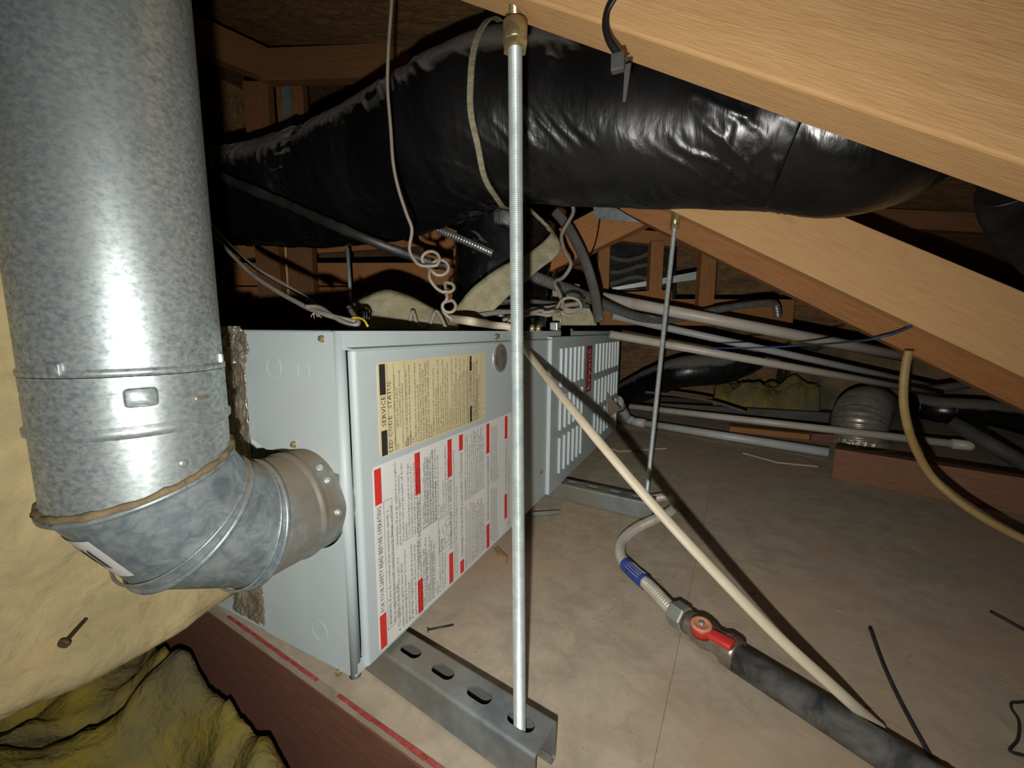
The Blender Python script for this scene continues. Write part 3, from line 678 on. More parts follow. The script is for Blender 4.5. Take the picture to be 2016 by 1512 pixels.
# =================================================================== STRUT CHANNELS
def strut(name, p0, p1, label, slots, w_=.0413, h_=.0413, group=None):
    """inverted slotted channel from p0 (hidden end) to p1 (open end), bottom on the floor"""
    p0 = V(p0); p1 = V(p1); x = (p1-p0).normalized(); y = V((0, 0, 1)).cross(x); L = (p1-p0).length
    T = Matrix.Identity(4)
    for i in range(3): T[i][0] = x[i]; T[i][1] = y[i]; T[i][2] = (0, 0, 1)[i]; T[i][3] = p0[i]
    root = empty(name, p0, label, 'strut channel', group)
    th = .0026; r = .004; mb = MB()
    # section (y,z) outline points, outer then inner, swept
    hw = w_/2
    outer = [(-hw+.009, .0085), (-hw+.009, 0), (-hw, 0)]
    arc = [(-hw+r-r*math.cos(a*math.pi/10), h_-r+r*math.sin(a*math.pi/10)) for a in range(6)]
    left = [(-hw+.0095, .009), (-hw+.0095, .001), (-hw+.007, -.0), (-hw+.003, 0), (-hw, .003)]+[(a, b) for a, b in arc]
    sec = left
    inner = [(a+(th if a < -hw+.004 else (th if b > .01 else -th*.8)), b-(th if b > h_-.006 else (-th if b < .0009 else 0))) for a, b in sec]
    inner = [(-hw+.0075, .009), (-hw+.0072, .003), (-hw+.006, th), (-hw+.004, th), (-hw+th, .004)]+[(-hw+r-(r-th)*math.cos(a*math.pi/10), h_-r+(r-th)*math.sin(a*math.pi/10)) for a in range(6)]
    for sgn in (1, -1):
        o_ = [(a*sgn, b) for a, b in sec]; i_ = [(a*sgn, b) for a, b in inner]
        ring = o_+i_[::-1]
        n = len(ring)
        vs = [T @ V((xx, a, b)) for xx in (0, L) for a, b in ring]
        fs = [(k, (k+1) % n, n+(k+1) % n, n+k) for k in range(n)]
        m = len(o_)
        for base in (0, n):
            fs += [(base+k, base+k+1, base+n-2-k, base+n-1-k) for k in range(m-1)]
        mb.add(vs, fs)
    # web with slots: strips between, slot = obround
    tw = hw-r
    sl_h = .0072; sl_l = .0285
    def slotpts(cx, n=10):
        pts = []
        for k in range(n+1): a = -math.pi/2+math.pi*k/n; pts.append((cx+sl_l/2-sl_h+sl_h*math.cos(a), sl_h*math.sin(a)))
        for k in range(n+1): a = math.pi/2+math.pi*k/n; pts.append((cx-sl_l/2+sl_h+sl_h*math.cos(a), sl_h*math.sin(a)))
        return pts
    prev = 0; xs = sorted(slots)
    for zz in (h_, h_-th):
        prev = 0
        for cx in xs+[None]:
            if cx is None:
                vs = [(prev, -tw), (L, -tw), (L, tw), (prev, tw)]
                mb.add([T @ V((a, b, zz)) for a, b in vs], [(0, 1, 2, 3)])
                break
            x0_, x1_ = cx-.024, cx+.024
            mb.add([T @ V((a, b, zz)) for a, b in [(prev, -tw), (x0_, -tw), (x0_, tw), (prev, tw)]], [(0, 1, 2, 3)])
            sp = slotpts(cx); n = len(sp); hn = n//2
            # right half + left half polygons around the hole
            rightp = [(cx, -tw), (x1_, -tw), (x1_, tw), (cx, tw)]; 
            ri = sp[:hn]; le = sp[hn:]
            polyr = [(cx, -tw), (x1_, -tw), (x1_, tw), (cx, tw), (cx, sl_h)]+ri[::-1]+[(cx, -sl_h)]
            polyl = [(cx, tw), (x0_, tw), (x0_, -tw), (cx, -tw), (cx, -sl_h)]+le[::-1]+[(cx, sl_h)]
            for pl_ in (polyr, polyl):
                mb.add([T @ V((a, b, zz)) for a, b in pl_], [list(range(len(pl_)))])
            prev = x1_
    for cx in xs:
        sp = slotpts(cx); n = len(sp)
        mb.add([T @ V((a, b, zz)) for zz in (h_, h_-th) for a, b in sp], [(k, (k+1) % n, n+(k+1) % n, n+k) for k in range(n)])
    # end web closure
    mb.add([T @ V((L, b, zz)) for b, zz in ((-tw, h_), (tw, h_), (tw, h_-th), (-tw, h_-th))], [(0, 1, 2, 3)])
    mb.build('channel', MT['strut'], root)
    return root, T, L
s1b = V((-.112, .303, 0)); sdir = V((.99, -.135, 0)).normalized()
s1a = s1b-sdir*.62
ps = [at(px, py, z=.0413) for px, py in ((1030, 1413), (948, 1360), (878, 1313), (817, 1274))]
sx = [(p-s1a).dot(sdir) for p in ps]; pitch_ = (sx[0]-sx[3])/3
sx = [sx[0]-k*pitch_ for k in range(9) if sx[0]-k*pitch_ > .04]
st1, T1, L1 = strut('strut_channel', s1a, s1b, 'slotted galvanized strut channel under the near labelled end of the furnace', sx)
e2 = at(1288, 985, z=.0413); e2 = V((e2.x, e2.y, 0)); d2 = V((.99, -.09, 0)).normalized()
s2a = e2-d2*.62
st2, T2, L2 = strut('strut_channel', s2a, e2, 'slotted galvanized strut channel under the louvred end of the furnace', [.62-.035-.052*k for k in range(9)])

# =================================================================== SLOPED TRUSS MEMBERS
SL = .585
def chord(name, xr, zr_, y, x0, x1, label, dep=.102, wid=.038, m='pine', group=None):
    th = math.atan(SL); up = V((math.sin(th), 0, math.cos(th)))
    p0 = V((x0, y, zr_-SL*(x0-xr))); p1 = V((x1, y, zr_-SL*(x1-xr)))
    o = beam(name, p0, p1, wid, dep, MT[m], updir=up, bevel=.002)
    return tag(o, label, 'truss member', group)
ch1 = chord('truss_member', -.136, .648, .304+.019, -.62, .62, 'sloping pine truss member holding the threaded rod beside the pipe elbow')
ch2 = chord('truss_member', -.083, .638, .884+.019, -.16, .95, 'sloping pine truss member crossing under the black duct above the drain pipes', dep=.102)
ch2b = chord('truss_member', -.083, .598, .922+.021, -.20, .95, 'darker truss member fixed behind and a little lower than the sloping pine member', m='pine_far')
# left leg of the far truss, with its gusset plate
pa = V((-.13, 1.03, .66)); pb = V((-.72, 1.03, .43))
o = beam('truss_member', pb, pa, .037, .088, MT['pine_far'], updir=(-.3, 0, 1)); tag(o, 'brown truss web descending behind the upright black duct', 'truss member')
q0, q1, q2, q3 = [at(px, py, y=.8835) for px, py in ((1168, 408), (1210, 408), (1262, 439), (1172, 430))]
gp = MB().prism([q0, q1, q2, q3], (0, -.0015, 0)).build('gusset_plate', MT['plate']); tag(gp, 'galvanized toothed gusset plate at the far truss joint', 'bracket')
# hidden post carrying: upright blocks between truss and roof
# ---- rafters, purlin and posts behind (dimness put into the lumber colour)
ra = [at(540, 165, d=1.42), at(792, 178, d=1.42)]
ra[1].z = ra[0].z
o = beam('roof_purlin', at(520, 165, d=1.40), at(1010, 150, d=1.30), .04, .1, MT['dimmed']); tag(o, 'brown purlin under the sheathing above the black duct', 'purlin')
o = beam('roof_rafter', at(330, 85, d=1.15), at(538, 165, d=1.43), .04, .1, MT['dimmed']); tag(o, 'brown rafter meeting the purlin beside the vent pipe', 'rafter')
pz = at(600, 260, d=1.40)
def post(px0, px1, pyt, d, zlow, label, m='dimmed', group=None):
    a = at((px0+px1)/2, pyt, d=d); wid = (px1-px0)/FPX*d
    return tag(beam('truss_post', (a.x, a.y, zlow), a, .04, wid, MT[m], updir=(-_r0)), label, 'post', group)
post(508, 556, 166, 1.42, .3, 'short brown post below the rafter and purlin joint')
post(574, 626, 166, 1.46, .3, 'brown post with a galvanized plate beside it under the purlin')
a = at(555, 168, d=1.39); b = at(574, 252, d=1.39)
o = MB().prism([at(555, 170, d=1.39), at(574, 170, d=1.39), at(574, 252, d=1.39), at(555, 252, d=1.39)], V(_f)*.002).build('gusset_plate', MT['plate']); tag(o, 'grey metal plate between the two brown posts', 'bracket')

# ---- back boards seen under the duct on the left
for i, (py0, py1, d, lab_, m) in enumerate(((520, 562, 1.75, 'wide brown board behind the furnace, upper of two', 'pine_far'), (566, 600, 1.78, 'wide brown board behind the furnace, lower of two', 'pine_far'))):
    a = at(380, py1, d=d); b = at(900, py1, d=d*.97); b.z = a.z
    o = beam('back_board', a, b, .03, (py1-py0)/FPX*d, MT[m]); tag(o, lab_, 'board')
a = at(605, 630, d=1.68); b = at(605, 490, d=1.68)
o = beam('back_post', (a.x, a.y, .0), (a.x, a.y, b.z), .035, .14, MT['pine'], updir=(-_r0)); tag(o, 'pale pine post standing before the brown boards behind the furnace', 'post')
a = at(450, 512, d=1.9); b = at(1060, 470, d=1.75)
o = beam('back_rail', a, b, .03, .06, MT['pine_far']); tag(o, 'brown rail above the boards behind the furnace', 'board')
# ---- framed opening on the far side (right of the upright duct)
wf = empty('framed_opening', at(1250, 600, d=1.62), 'wooden framed opening with dark insulation behind, beyond the far truss', 'frame')
dF = 1.62
for nm, pA, pB, wd in (('frame_post', (1195, 605), (1195, 462), .044), ('frame_post', (1298, 598), (1298, 480), .05), ('frame_rail', (1170, 470), (1330, 488), .05), ('frame_rail', (1170, 604), (1320, 596), .05)):
    a = at(*pA, d=dF); b = at(*pB, d=dF)
    if nm == 'frame_post': b = V((a.x, a.y, b.z))
    beam(nm, a, b, .04, wd, MT['pine_far'], updir=(-_r0) if nm == 'frame_post' else (0, 0, 1), parent=wf)
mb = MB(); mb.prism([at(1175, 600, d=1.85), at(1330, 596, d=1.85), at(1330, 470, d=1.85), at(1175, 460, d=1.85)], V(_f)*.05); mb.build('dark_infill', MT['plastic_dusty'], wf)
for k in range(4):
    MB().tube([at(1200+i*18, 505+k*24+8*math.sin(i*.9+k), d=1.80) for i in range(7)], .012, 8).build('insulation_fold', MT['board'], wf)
# brown boards at the right of the opening
a = at(1400, 610, d=dF); b = at(1400, 500, d=dF)
beam('frame_post', (a.x, a.y, a.z), (a.x, a.y, b.z), .04, .06, MT['pine_far'], updir=(-_r0), parent=wf)
a = at(1180, 640, d=1.75); b = at(1560, 600, d=1.7); b.z = a.z
beam('frame_rail', a, b, .03, .11, MT['pine_far'], parent=wf)
# perforated bracket
pb0, pb1 = at(1205, 572, d=1.74), at(1392, 548, d=1.70)
br = empty('perforated_bracket', pb0, 'galvanized perforated metal bracket hanging beyond the thin threaded rod', 'bracket')
dv = (pb1-pb0); upv = V((0, 0, 1)); upv = (upv-dv.normalized()*upv.dot(dv.normalized())).normalized()
nv = dv.normalized().cross(upv)
MB().prism([pb0, pb1, pb1+upv*.036, pb0+upv*.012], nv*.001).build('flange', MT['zinc'], br)
MB().prism([pb0, pb1, pb1-nv*.03, pb0-nv*.03], upv*.001).build('flange', MT['plate'], br)
for k in range(7):
    p = pb0.lerp(pb1, .50+k*.07)+upv*(.012+.001*k)
    MB().lathe(p-nv*.0005, -nv, [(0, .006), (.0016, .0055)], 10).build('punched_hole', MT['pale'] if k % 2 else MT['dark_in'], br)

# =================================================================== BLACK DUCTS
def duct_disp(seed, amp=1.0, bunch=(), step=.004):
    """creases sweeping around the jacket, patchy, over a smooth round body"""
    def f(i, k, p, an):
        L_ = i*step; ca_, sa_ = math.cos(an), math.sin(an)
        n = noise.noise(V((L_*5+seed, ca_*1.1, sa_*1.1)))*.05 + noise.noise(V((L_*16+1.5*math.cos(an-.6)+seed, ca_*1.2, sa_*1.2)))*.022
        w1 = noise.noise(V((L_*26+3.0*math.cos(an-.9)+seed*3, ca_*1.3, sa_*1.3))); w2 = noise.noise(V((L_*55+4.5*math.cos(an+.4)+seed, ca_*2.1, sa_*2.1)))
        mk = max(0, noise.noise(V((L_*7+9, ca_*1.8+seed, sa_*1.8)))+.35)
        fold = max(0, 1-abs(w1)*7)**1.5*.045*mk + max(0, 1-abs(w2)*6)**1.5*.022*mk
        bb = 0
        for c_, wd in bunch:
            e = math.exp(-((L_-c_)/wd)**2); bb += e*(-.035+.05*noise.noise(V((ca_*9, sa_*9, L_*40+seed))))
        return (n+fold)*amp+bb
    return f
def duct(name, pts, rad, m, seed, parent=None, amp=1.0, seg=200, bunch=()):
    """pts: list of points; rad: one radius or one per point"""
    n = 12; path = spline(pts, n)
    if not hasattr(rad, '__len__'): rad = [rad]*len(pts)
    rr_ = [rad[min(len(rad)-1, i//n)]*(1-(i % n)/n)+rad[min(len(rad)-1, i//n+1)]*((i % n)/n) for i in range(len(path))]
    L = [0]
    for a, b in zip(path, path[1:]): L.append(L[-1]+(b-a).length)
    pr = resample(path, .004); out = []; j = 0
    for i in range(len(pr)):
        s_ = L[-1]*i/(len(pr)-1)
        while j < len(L)-2 and L[j+1] < s_: j += 1
        t_ = (s_-L[j])/max(1e-9, L[j+1]-L[j]); out.append(rr_[j]*(1-t_)+rr_[j+1]*t_)
    o = MB().tube(pr, out, seg, disp=duct_disp(seed, amp, bunch)).build(name, MT[m], parent)
    return o, pr, out
pts = [(at(250, 425, d=1.24), .100), (at(430, 392, d=1.07), .112), (at(580, 382, d=.92), .116), (at(720, 352, d=.80), .118), (at(850, 296, d=.70), .119), (at(940, 256, d=.645), .118), (at(1010, 240, d=.62), .116),
       (at(1120, 242, d=.595), .108), (at(1300, 244, d=.555), .106), (at(1450, 240, d=.515), .103), (at(1580, 244, d=.485), .098), (at(1700, 262, d=.462), .088), (at(1760, 215, d=.49), .085), (at(1720, 60, d=.62), .085)]
bd1 = empty('flexible_duct', pts[5][0]-V((0, 0, .12)), 'large crinkled black plastic flexible duct running above the furnace', 'duct')
_, pa_, ra_ = duct('duct_jacket', [p for p, r in pts], [r for p, r in pts], 'plastic', 1, bd1, bunch=((.90, .03),))
# strap ring at the joint
tgt = at(995, 245, d=.625); ic = min(range(len(pa_)), key=lambda i: (pa_[i]-tgt).length)
tv = (pa_[ic+1]-pa_[ic-1]).normalized(); c = pa_[ic]
a0 = V((0, 0, 1)); a0 = (a0-tv*a0.dot(tv)).normalized(); b0 = tv.cross(a0)
mb = MB(); vs = []; n = 64
for k in range(n):
    an = 2*math.pi*k/n
    for s, rr in ((-.004, 1.0), (-.004, 1.02), (.004, 1.02), (.004, 1.0)):
        wob = .005*noise.noise(V((math.cos(an)*2, math.sin(an)*2, 1)))
        vs.append(c+tv*(s+wob)+(a0*math.cos(an)+b0*math.sin(an))*ra_[ic]*rr*1.03)
mb.add(vs, [(k*4+j, k*4+(j+1) % 4, ((k+1) % n)*4+(j+1) % 4, ((k+1) % n)*4+j) for k in range(n) for j in range(4)])
mb.build('strap_band', MT['strap'], bd1)
# thin black sleeve crossing in front
pp = spline([at(380, 310, d=.80), at(430, 345, d=.76), at(560, 400, d=.72), at(700, 462, d=.70), at(830, 512, d=.74), at(885, 526, d=.76)], 12)
o = MB().tube(pp, .0085, 14, r2=.004, disp=lambda i, k, p, an: .25*noise.noise(p*60)).build('plastic_sleeve', MT['plastic_dusty']); tag(o, 'thin black plastic sleeve crossing below the large duct', 'sleeve')
# upright black duct behind the threaded rod
dA = V((-.62, .80, 0)); 
uc = at(985, 560, d=.95)
up_path = [V((uc.x, uc.y, .412)), V((uc.x, uc.y, .48)), at(993, 480, d=.955), at(1003, 425, d=.94)]
o, _, _ = duct('flexible_duct', up_path, .110, 'plastic', 4)
tag(o, 'upright black plastic duct rising from the furnace top behind the rod', 'duct')
# dark duct-board edge strip, right of the upright duct
pp = spline([at(1092, 415, d=.90), at(1120, 450, d=.89), at(1148, 505, d=.88), at(1168, 565, d=.88), at(1180, 634, d=.87)], 10)
o = MB().tube(pp, .011, 10, r2=.004).build('edge_strip', MT['greyduct']); tag(o, 'dark grey curved strip rising from the furnace top beside the upright duct', 'strip')
# small black duct pieces in the far right
pp = spline([at(1236, 775, z=.075), at(1330, 735, d=1.85), at(1420, 725, d=1.8), at(1480, 700, d=1.8)], 2)
o, _, _ = duct('flexible_duct', pp, .07, 'plastic', 8, seg=64); tag(o, 'black plastic duct lying beyond the drain pipes beside the louvred door', 'duct')
pp = spline([at(1800, 800, d=1.52), at(1825, 802, d=1.50), at(1860, 808, d=1.45), at(1960, 815, d=1.40), at(2080, 850, d=1.4)], 2)
o, _, _ = duct('flexible_duct', pp, .045, 'plastic', 12, seg=64); tag(o, 'low black plastic duct leaving the foil flexible duct to the side', 'duct')
pp = spline([at(1985, 370, d=.62), at(1990, 410, d=.64), at(2020, 460, d=.66), at(2080, 520, d=.66)], 2)
o, _, _ = duct('flexible_duct', pp, .035, 'plastic_dusty', 14, seg=64); tag(o, 'small dusty grey duct end beyond the big sloping member', 'duct')
# brown boards deep right, under the duct end
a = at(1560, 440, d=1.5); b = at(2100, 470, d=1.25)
o = beam('roof_purlin', a, b, .04, .06, MT['dimmed']); tag(o, 'brown purlin beyond the end of the large duct', 'purlin')

# =================================================================== HANGER RODS
def rod(name, p0, p1, r, label, lag=.0, threads=True, pitch=.0016, cs=1.0, m='zinc'):
    p0 = V(p0); p1 = V(p1); d = (p1-p0).normalized(); L = (p1-p0).length
    root = empty(name, p0, label, 'threaded rod')
    if threads:
        n = int(L/pitch*2); path = [p0+d*(L*i/n) for i in range(n+1)]
        MB().tube(path, [r if i % 2 else r*.86 for i in range(n+1)], 20, smooth=False).build('rod', MT[m], root)
    else: MB().tube([p0, p1], r, 16).build('rod', MT[m], root)
    q = p1
    if lag:
        MB().lathe(q-d*.004*cs, d, [(0, r*1.75), (.007*cs, r*1.75)], 6, smooth=False).build('nut', MT['brass'], root)
        MB().lathe(q+d*.003*cs, d, [(0, r*1.55), (.001, r*1.75), (.024*cs, r*1.75), (.026*cs, r*1.4)], 24).build('coupling', MT['brass'], root)
        s = q+d*.029*cs; n = int(lag/.0014)
        MB().tube([s+d*(.0014*i) for i in range(n+1)], [r*.85 if i % 2 else r*.6 for i in range(n+1)], 14, smooth=False).build('lag_screw', MT['brass'], root)
    return root
r1b = V((-.1385, .304, .012)); r1t = at(1014, 92, y=.322)
rod('threaded_rod', r1b, r1t, .0058, 'bright threaded rod hanging in front of the furnace down to the slotted strut', lag=.03, cs=.62)
r2b = at(1272, 985, z=.03); r2t = at(1328, 447, y=.900)
rod('threaded_rod', r2b, r2t, .0050, 'thin grey threaded rod from the far truss down to the strut by the louvred door', lag=.02, pitch=.003, cs=.9)
a = at(684, 488, d=1.15); b = at(692, 600, d=1.15)
rod('threaded_rod', (b.x, b.y, .402), a, .005, 'short grey rod behind the fibreglass flap on the furnace top', threads=False)

# =================================================================== FIBREGLASS STRIPS ON THE FURNACE TOP
def ribbon(name, left, right, th, m, label, cat, n=10):
    L_ = spline(left, n); R_ = spline(right, n); vs = []; K = 7; amp = .0025
    for i, (a, b) in enumerate(zip(L_, R_)):
        for k in range(K):
            p = a.lerp(b, k/(K-1)); p = p+V((0, 1, .3))*amp*noise.noise(p*70); vs.append(p)
    mb = MB().add(vs, [(i*K+k, i*K+k+1, (i+1)*K+k+1, (i+1)*K+k) for i in range(len(L_)-1) for k in range(K-1)], True)
    o = mb.build(name, m); md = o.modifiers.new('s', 'SOLIDIFY'); md.thickness = th; md.offset = 0
    return tag(o, label, cat)
zT = ZT+.002
def ontop(px, d): q = at(px, 640, d=d); return V((q.x, q.y, zT))
ribbon('insulation_flap', [at(692, 597, d=.62), at(720, 584, d=.62), at(758, 572, d=.62), at(800, 581, d=.63), at(840, 600, d=.64), at(900, 634, d=.66)],
       [ontop(700, .58), ontop(722, .58), ontop(758, .59), ontop(800, .60), ontop(846, .61), ontop(902, .63)], .004, MT['felt'], 'low grey-green fibreglass flap curling up from the furnace top', 'insulation')
ribbon('insulation_strip', [at(886, 622, d=.70), at(930, 568, d=.70), at(985, 527, d=.71), at(1040, 500, d=.73), at(1083, 462, d=.75), at(1072, 445, d=.78), at(1035, 410, d=.82)],
       [at(906, 640, d=.69), at(962, 618, d=.69), at(1010, 575, d=.70), at(1060, 532, d=.72), at(1102, 494, d=.74), at(1086, 452, d=.77), at(1040, 405, d=.82)], .004, MT['felt'], 'long grey-green fibreglass strip peeling up past the threaded rod', 'insulation')
# plywood-coloured panel pieces behind the strip
o = MB().prism([at(1088, 552, d=1.0), at(1140, 560, d=1.0), at(1175, 640, d=1.0), at(1088, 640, d=1.0)], V(_f)*.01).build('duct_board', MT['felt']); tag(o, 'tan duct board panel behind the peeling fibreglass strip', 'panel')
o = MB().prism([at(820, 455, d=1.35), at(905, 440, d=1.35), at(905, 560, d=1.35), at(860, 560, d=1.35)], V(_f)*.02).build('back_board', MT['pine_far']); tag(o, 'tan board glimpsed between the two black ducts', 'board')

# =================================================================== CABLES AND WIRES
def cable(name, pts, r, m, label, cat='cable', n=10, r2=None, seg=10, step=None, group=None, parent=None, up=None):
    path = spline(pts, n)
    if step: path = resample(path, step)
    o = MB().tube(path, r, seg, r2=r2, up=up).build(name, MT[m], parent)
    if parent is None: tag(o, label, cat, group)
    return o
# coiled thermostat wire
cp_ = [(772, -30), (770, 20), (765, 90), (763, 170), (769, 250), (774, 320), (784, 370), (800, 420), (811, 452), (806, 490), (816, 512)]
pts = [at(x, y, d=.50) for x, y in cp_]
def loop(cx, cy, rx, ry, a0, a1, d, n=10):
    return [at(cx+rx*math.cos(math.radians(a0+(a1-a0)*k/n)), cy+ry*math.sin(math.radians(a0+(a1-a0)*k/n)), d=d+.012*k/n) for k in range(n+1)]
pts += [at(830, 523, d=.50)]+loop(848, 510, 17, 15, 60, -230, .50)+loop(866, 527, 17, 15, 150, -160, .50)[0:11]
pts += [at(845, 545, d=.50), at(858, 566, d=.50), at(872, 575, d=.50)]+loop(882, 566, 12, 9, 120, -120, .50, 7)+[at(880, 584, d=.50)]+loop(884, 603, 13, 12, -120, -430, .50, 9)+[at(872, 598, d=.505), at(874, 615, d=.51), at(892, 630, d=.515)]
cable('thermostat_wire', pts, .0021, 'tstat', 'thin beige coiled wire hanging down to the furnace top', 'wire', n=5, seg=8)
# cream NM cable
e = at(1008, 662, x=X0+.002)
pts = [at(886, 627, d=.62), at(930, 633, d=.575), V((at(970, 640, x=X0-.02))), V((X0+.004, e.y, ZT+.0035)), at(1032, 685, x=X0+.018)]
endp = at(1752, 1450, z=.034); q = pts[-1]
mid1 = at(1140, 822, d=.54); mid2 = at(1300, 1010, d=.475); mid3 = at(1500, 1222, d=.425)
pts += [mid1, mid2, mid3, at(1640, 1352, z=.055), at(1712, 1417, z=.020), at(1736, 1437, z=.010)]
cable('electrical_cable', pts, .0062, 'nm', 'cream electrical cable running from the furnace top down to the platform floor', n=12, r2=.0042, seg=14)
# wires left of the furnace
cable('electrical_cable', [at(400, 440, d=.62), at(440, 484, d=.58), at(490, 535, d=.54), at(540, 570, d=.51), at(590, 598, d=.48), at(610, 608, d=.47), at(650, 622, d=.45), at(700, 634, d=.44)], .0030, 'nm_grey', 'twisted grey cable reaching the furnace top beside the vent pipe', r2=.0022)
cable('electrical_cable', [at(400, 425, d=.70), at(445, 476, d=.66), at(500, 525, d=.62), at(560, 560, d=.59), at(600, 585, d=.57), at(640, 614, d=.55)], .0030, 'nm_grey', 'straight grey cable above the twisted one beside the vent pipe')
cable('electrical_cable', [at(602, 604, d=.47), at(630, 606, d=.465), at(655, 622, d=.45), at(690, 640, d=.435), at(705, 634, d=.44), at(690, 610, d=.47)], .0028, 'nm_grey', 'short grey cable end bent over the furnace top edge')
for k in range(5):
    a = at(622, 612, d=.47); cable('wire_strand', [a, a+V((-.008+.004*k, 0, -.006+.003*random.random())), a+V((-.014+.006*k, .004, -.010+.004*random.random()))], .0005, 'nm', 'frayed pale paper strand at the cable end on the furnace top', 'wire', n=3, seg=5, group='frayed strands on the furnace top')
cable('yellow_wire', [at(690, 628, d=.445), at(702, 625, d=.44), at(716, 630, d=.43), at(724, 642, d=.425)], .0012, 'yellow', 'short yellow wire curling over the furnace top', 'wire', n=6, seg=8)
cable('electrical_cable', [at(686, 604, d=.55), at(694, 620, d=.53), at(705, 632, d=.5)], .0035, 'nm_grey', 'stub of grey cable standing behind the yellow wire', n=5)
for k in range(3):
    p = at(708+k*5, 622, d=.53); cable('black_wire', [p+V((-.006, 0, -.006)), p+V((0, 0, .008)), p+V((.008, 0, .002)), p+V((.006, 0, -.012))], .0013, 'blackband', 'small black wire loop beside the grey cable stub', 'wire', n=5, seg=6, group='black wire loops on the furnace top')
for px, kk, nm_ in ((812, .7, 'narrow'), (858, 1.3, 'broad')):
    p = ontop(px, .60)
    cable('cable_staple', [p+V((-.010*kk, 0, 0)), p+V((-.006*kk, 0, .012)), p+V((0, 0, .026)), p+V((.006*kk, 0, .02)), p+V((.014*kk, 0, .002))], .0028, 'nm_grey', nm_+' bent grey cable hump on the furnace top before the low flap', 'cable', n=6, seg=8, group='bent cable humps before the low flap')
# cables at the right rear of the furnace top
cable('electrical_cable', [at(1125, 400, d=.80), at(1128, 420, d=.80), at(1106, 462, d=.79), at(1112, 495, d=.78), at(1124, 520, d=.77), at(1110, 545, d=.77), at(1092, 556, d=.76), at(1100, 575, d=.75), at(1108, 600, d=.74), at(1098, 622, d=.73)], .0038, 'nm_grey', 'wavy grey cable hanging from the duct to the furnace top')
cable('electrical_cable', [at(1183, 405, d=.95), at(1178, 450, d=.94), at(1168, 490, d=.93), at(1150, 515, d=.92), at(1100, 535, d=.90), at(1090, 548, d=.88)], .0018, 'blackband', 'thin dark cable drooping from the far truss to the wavy cable', seg=8)
pts = [at(1000, 632, d=.66)]+[at(1060+10*k, 612+3*math.sin(k), d=.68) for k in range(4)]+loop(1122, 604, 22, 18, 150, -150, .70, 10)+[at(1085, 620, d=.70), at(1050, 618, d=.70), at(990, 630, d=.68)]
cable('electrical_cable', pts, .0030, 'nm_grey', 'grey cable looped on the furnace top by the small metal box', n=6, seg=8)
cable('electrical_cable', [at(905, 632, d=.66), at(960, 618, d=.68), at(1020, 612, d=.72), at(1080, 606, d=.75), at(1150, 596, d=.78)], .0042, 'nm_grey', 'flat grey cable lying back across the furnace top', r2=.0028)
cable('electrical_cable', [at(940, 598, d=.80), at(1020, 592, d=.80), at(1100, 598, d=.82), at(1160, 603, d=.84)], .0045, 'greyduct', 'dark dusty cable behind the looped cable on the furnace top')
# small metal box and its bracket wire
q = at(1094, 641, x=X0-.012); bx = V((q.x, q.y, ZT+.0005))
o = MB().box(bx+V((-.01, -.012, 0)), bx+V((.008, .010, .019))).build('junction_clip', MT['zinc'], bevel=.002); tag(o, 'small shiny metal clip box on the furnace top edge', 'clip')
o = MB().tube([bx+V((.004, .02, 0)), bx+V((.004, .02, .05))], .0013, 8).build('metal_pin', MT['zinc']); tag(o, 'thin upright metal pin behind the small clip box', 'pin')
for px, d, nm_ in ((1048, .60, 'nearest the threaded rod'), (1060, .615, 'between its twin and the clip box')):
    p = ontop(px, d); o = MB().lathe(p-V((0, 0, .002)), (0, 0, 1), [(0, .004), (.006, .004), (.010, .0022)], 12).build('wire_nut', MT['brass']); tag(o, 'small brass connector on the furnace top, '+nm_, 'connector', 'brass connectors beside the rod')
# steel flexible conduits
def conduit(pts, r, m, label, name='flexible_conduit', pitch=.006, depth=.14, cat='conduit', seg=16):
    path = resample(spline(pts, 10), pitch/4)
    o = MB().tube(path, [r*(1-depth*(.5+.5*math.cos(i*math.pi/2))) for i in range(len(path))], seg).build(name, MT[m]); return tag(o, label, cat)
conduit([at(862, 452, d=.84), at(915, 474, d=.83), at(970, 499, d=.83)], .0085, 'mc', 'short steel flexible conduit crossing before the upright black duct')
conduit([at(1030, 536, d=.81), at(1080, 556, d=.86), at(1150, 582, d=.96), at(1215, 610, d=1.08), at(1270, 627, d=1.18), at(1330, 628, d=1.30), at(1420, 608, d=1.34), at(1500, 597, d=1.36), at(1526, 600, d=1.38), at(1532, 625, d=1.38)], .0125, 'mc', 'long grey steel flexible conduit sweeping behind the thin rod', pitch=.009)

# =================================================================== PVC PIPES
def pipe(name, p0, p1, r, m, label, caplen=0, cat='pipe', group=None):
    p0 = V(p0); p1 = V(p1)
    if caplen:
        root = empty(name, p0, label, cat, group); d = (p1-p0).normalized()
        MB().tube([p0, p1], r, 24).build('pipe_run', MT[m], root)
        MB().lathe(p1-d*caplen*.5, d, [(0, r*1.18), (caplen*.75, r*1.18), (caplen*.93, r*1.0), (caplen, r*.6)], 24).build('end_cap', MT[m], root)
        return root
    return tag(MB().tube([p0, p1], r, 24).build(name, MT[m]), label, cat, group)
pipe('drain_pipe', at(1185, 586, d=1.22), at(1790, 703, d=1.16), .0165, 'pvc', 'topmost cream PVC pipe passing behind the sloping pine member')
pipe('drain_pipe', at(1200, 658, d=1.25), at(1850, 775, d=1.28), .0120, 'pvc', 'cream PVC pipe just under the blue wire')
pipe('drain_pipe', at(1205, 622, d=1.5), at(1860, 765, d=1.5), .0130, 'pvc_grey', 'dull PVC pipe running behind the cream pipe under the blue wire')
pD0, pD1 = at(1210, 800, z=.045), at(1900, 876, z=.05)
pD0 = at(1240, 800, d=1.85); pD1 = at(1895, 876, d=1.27)
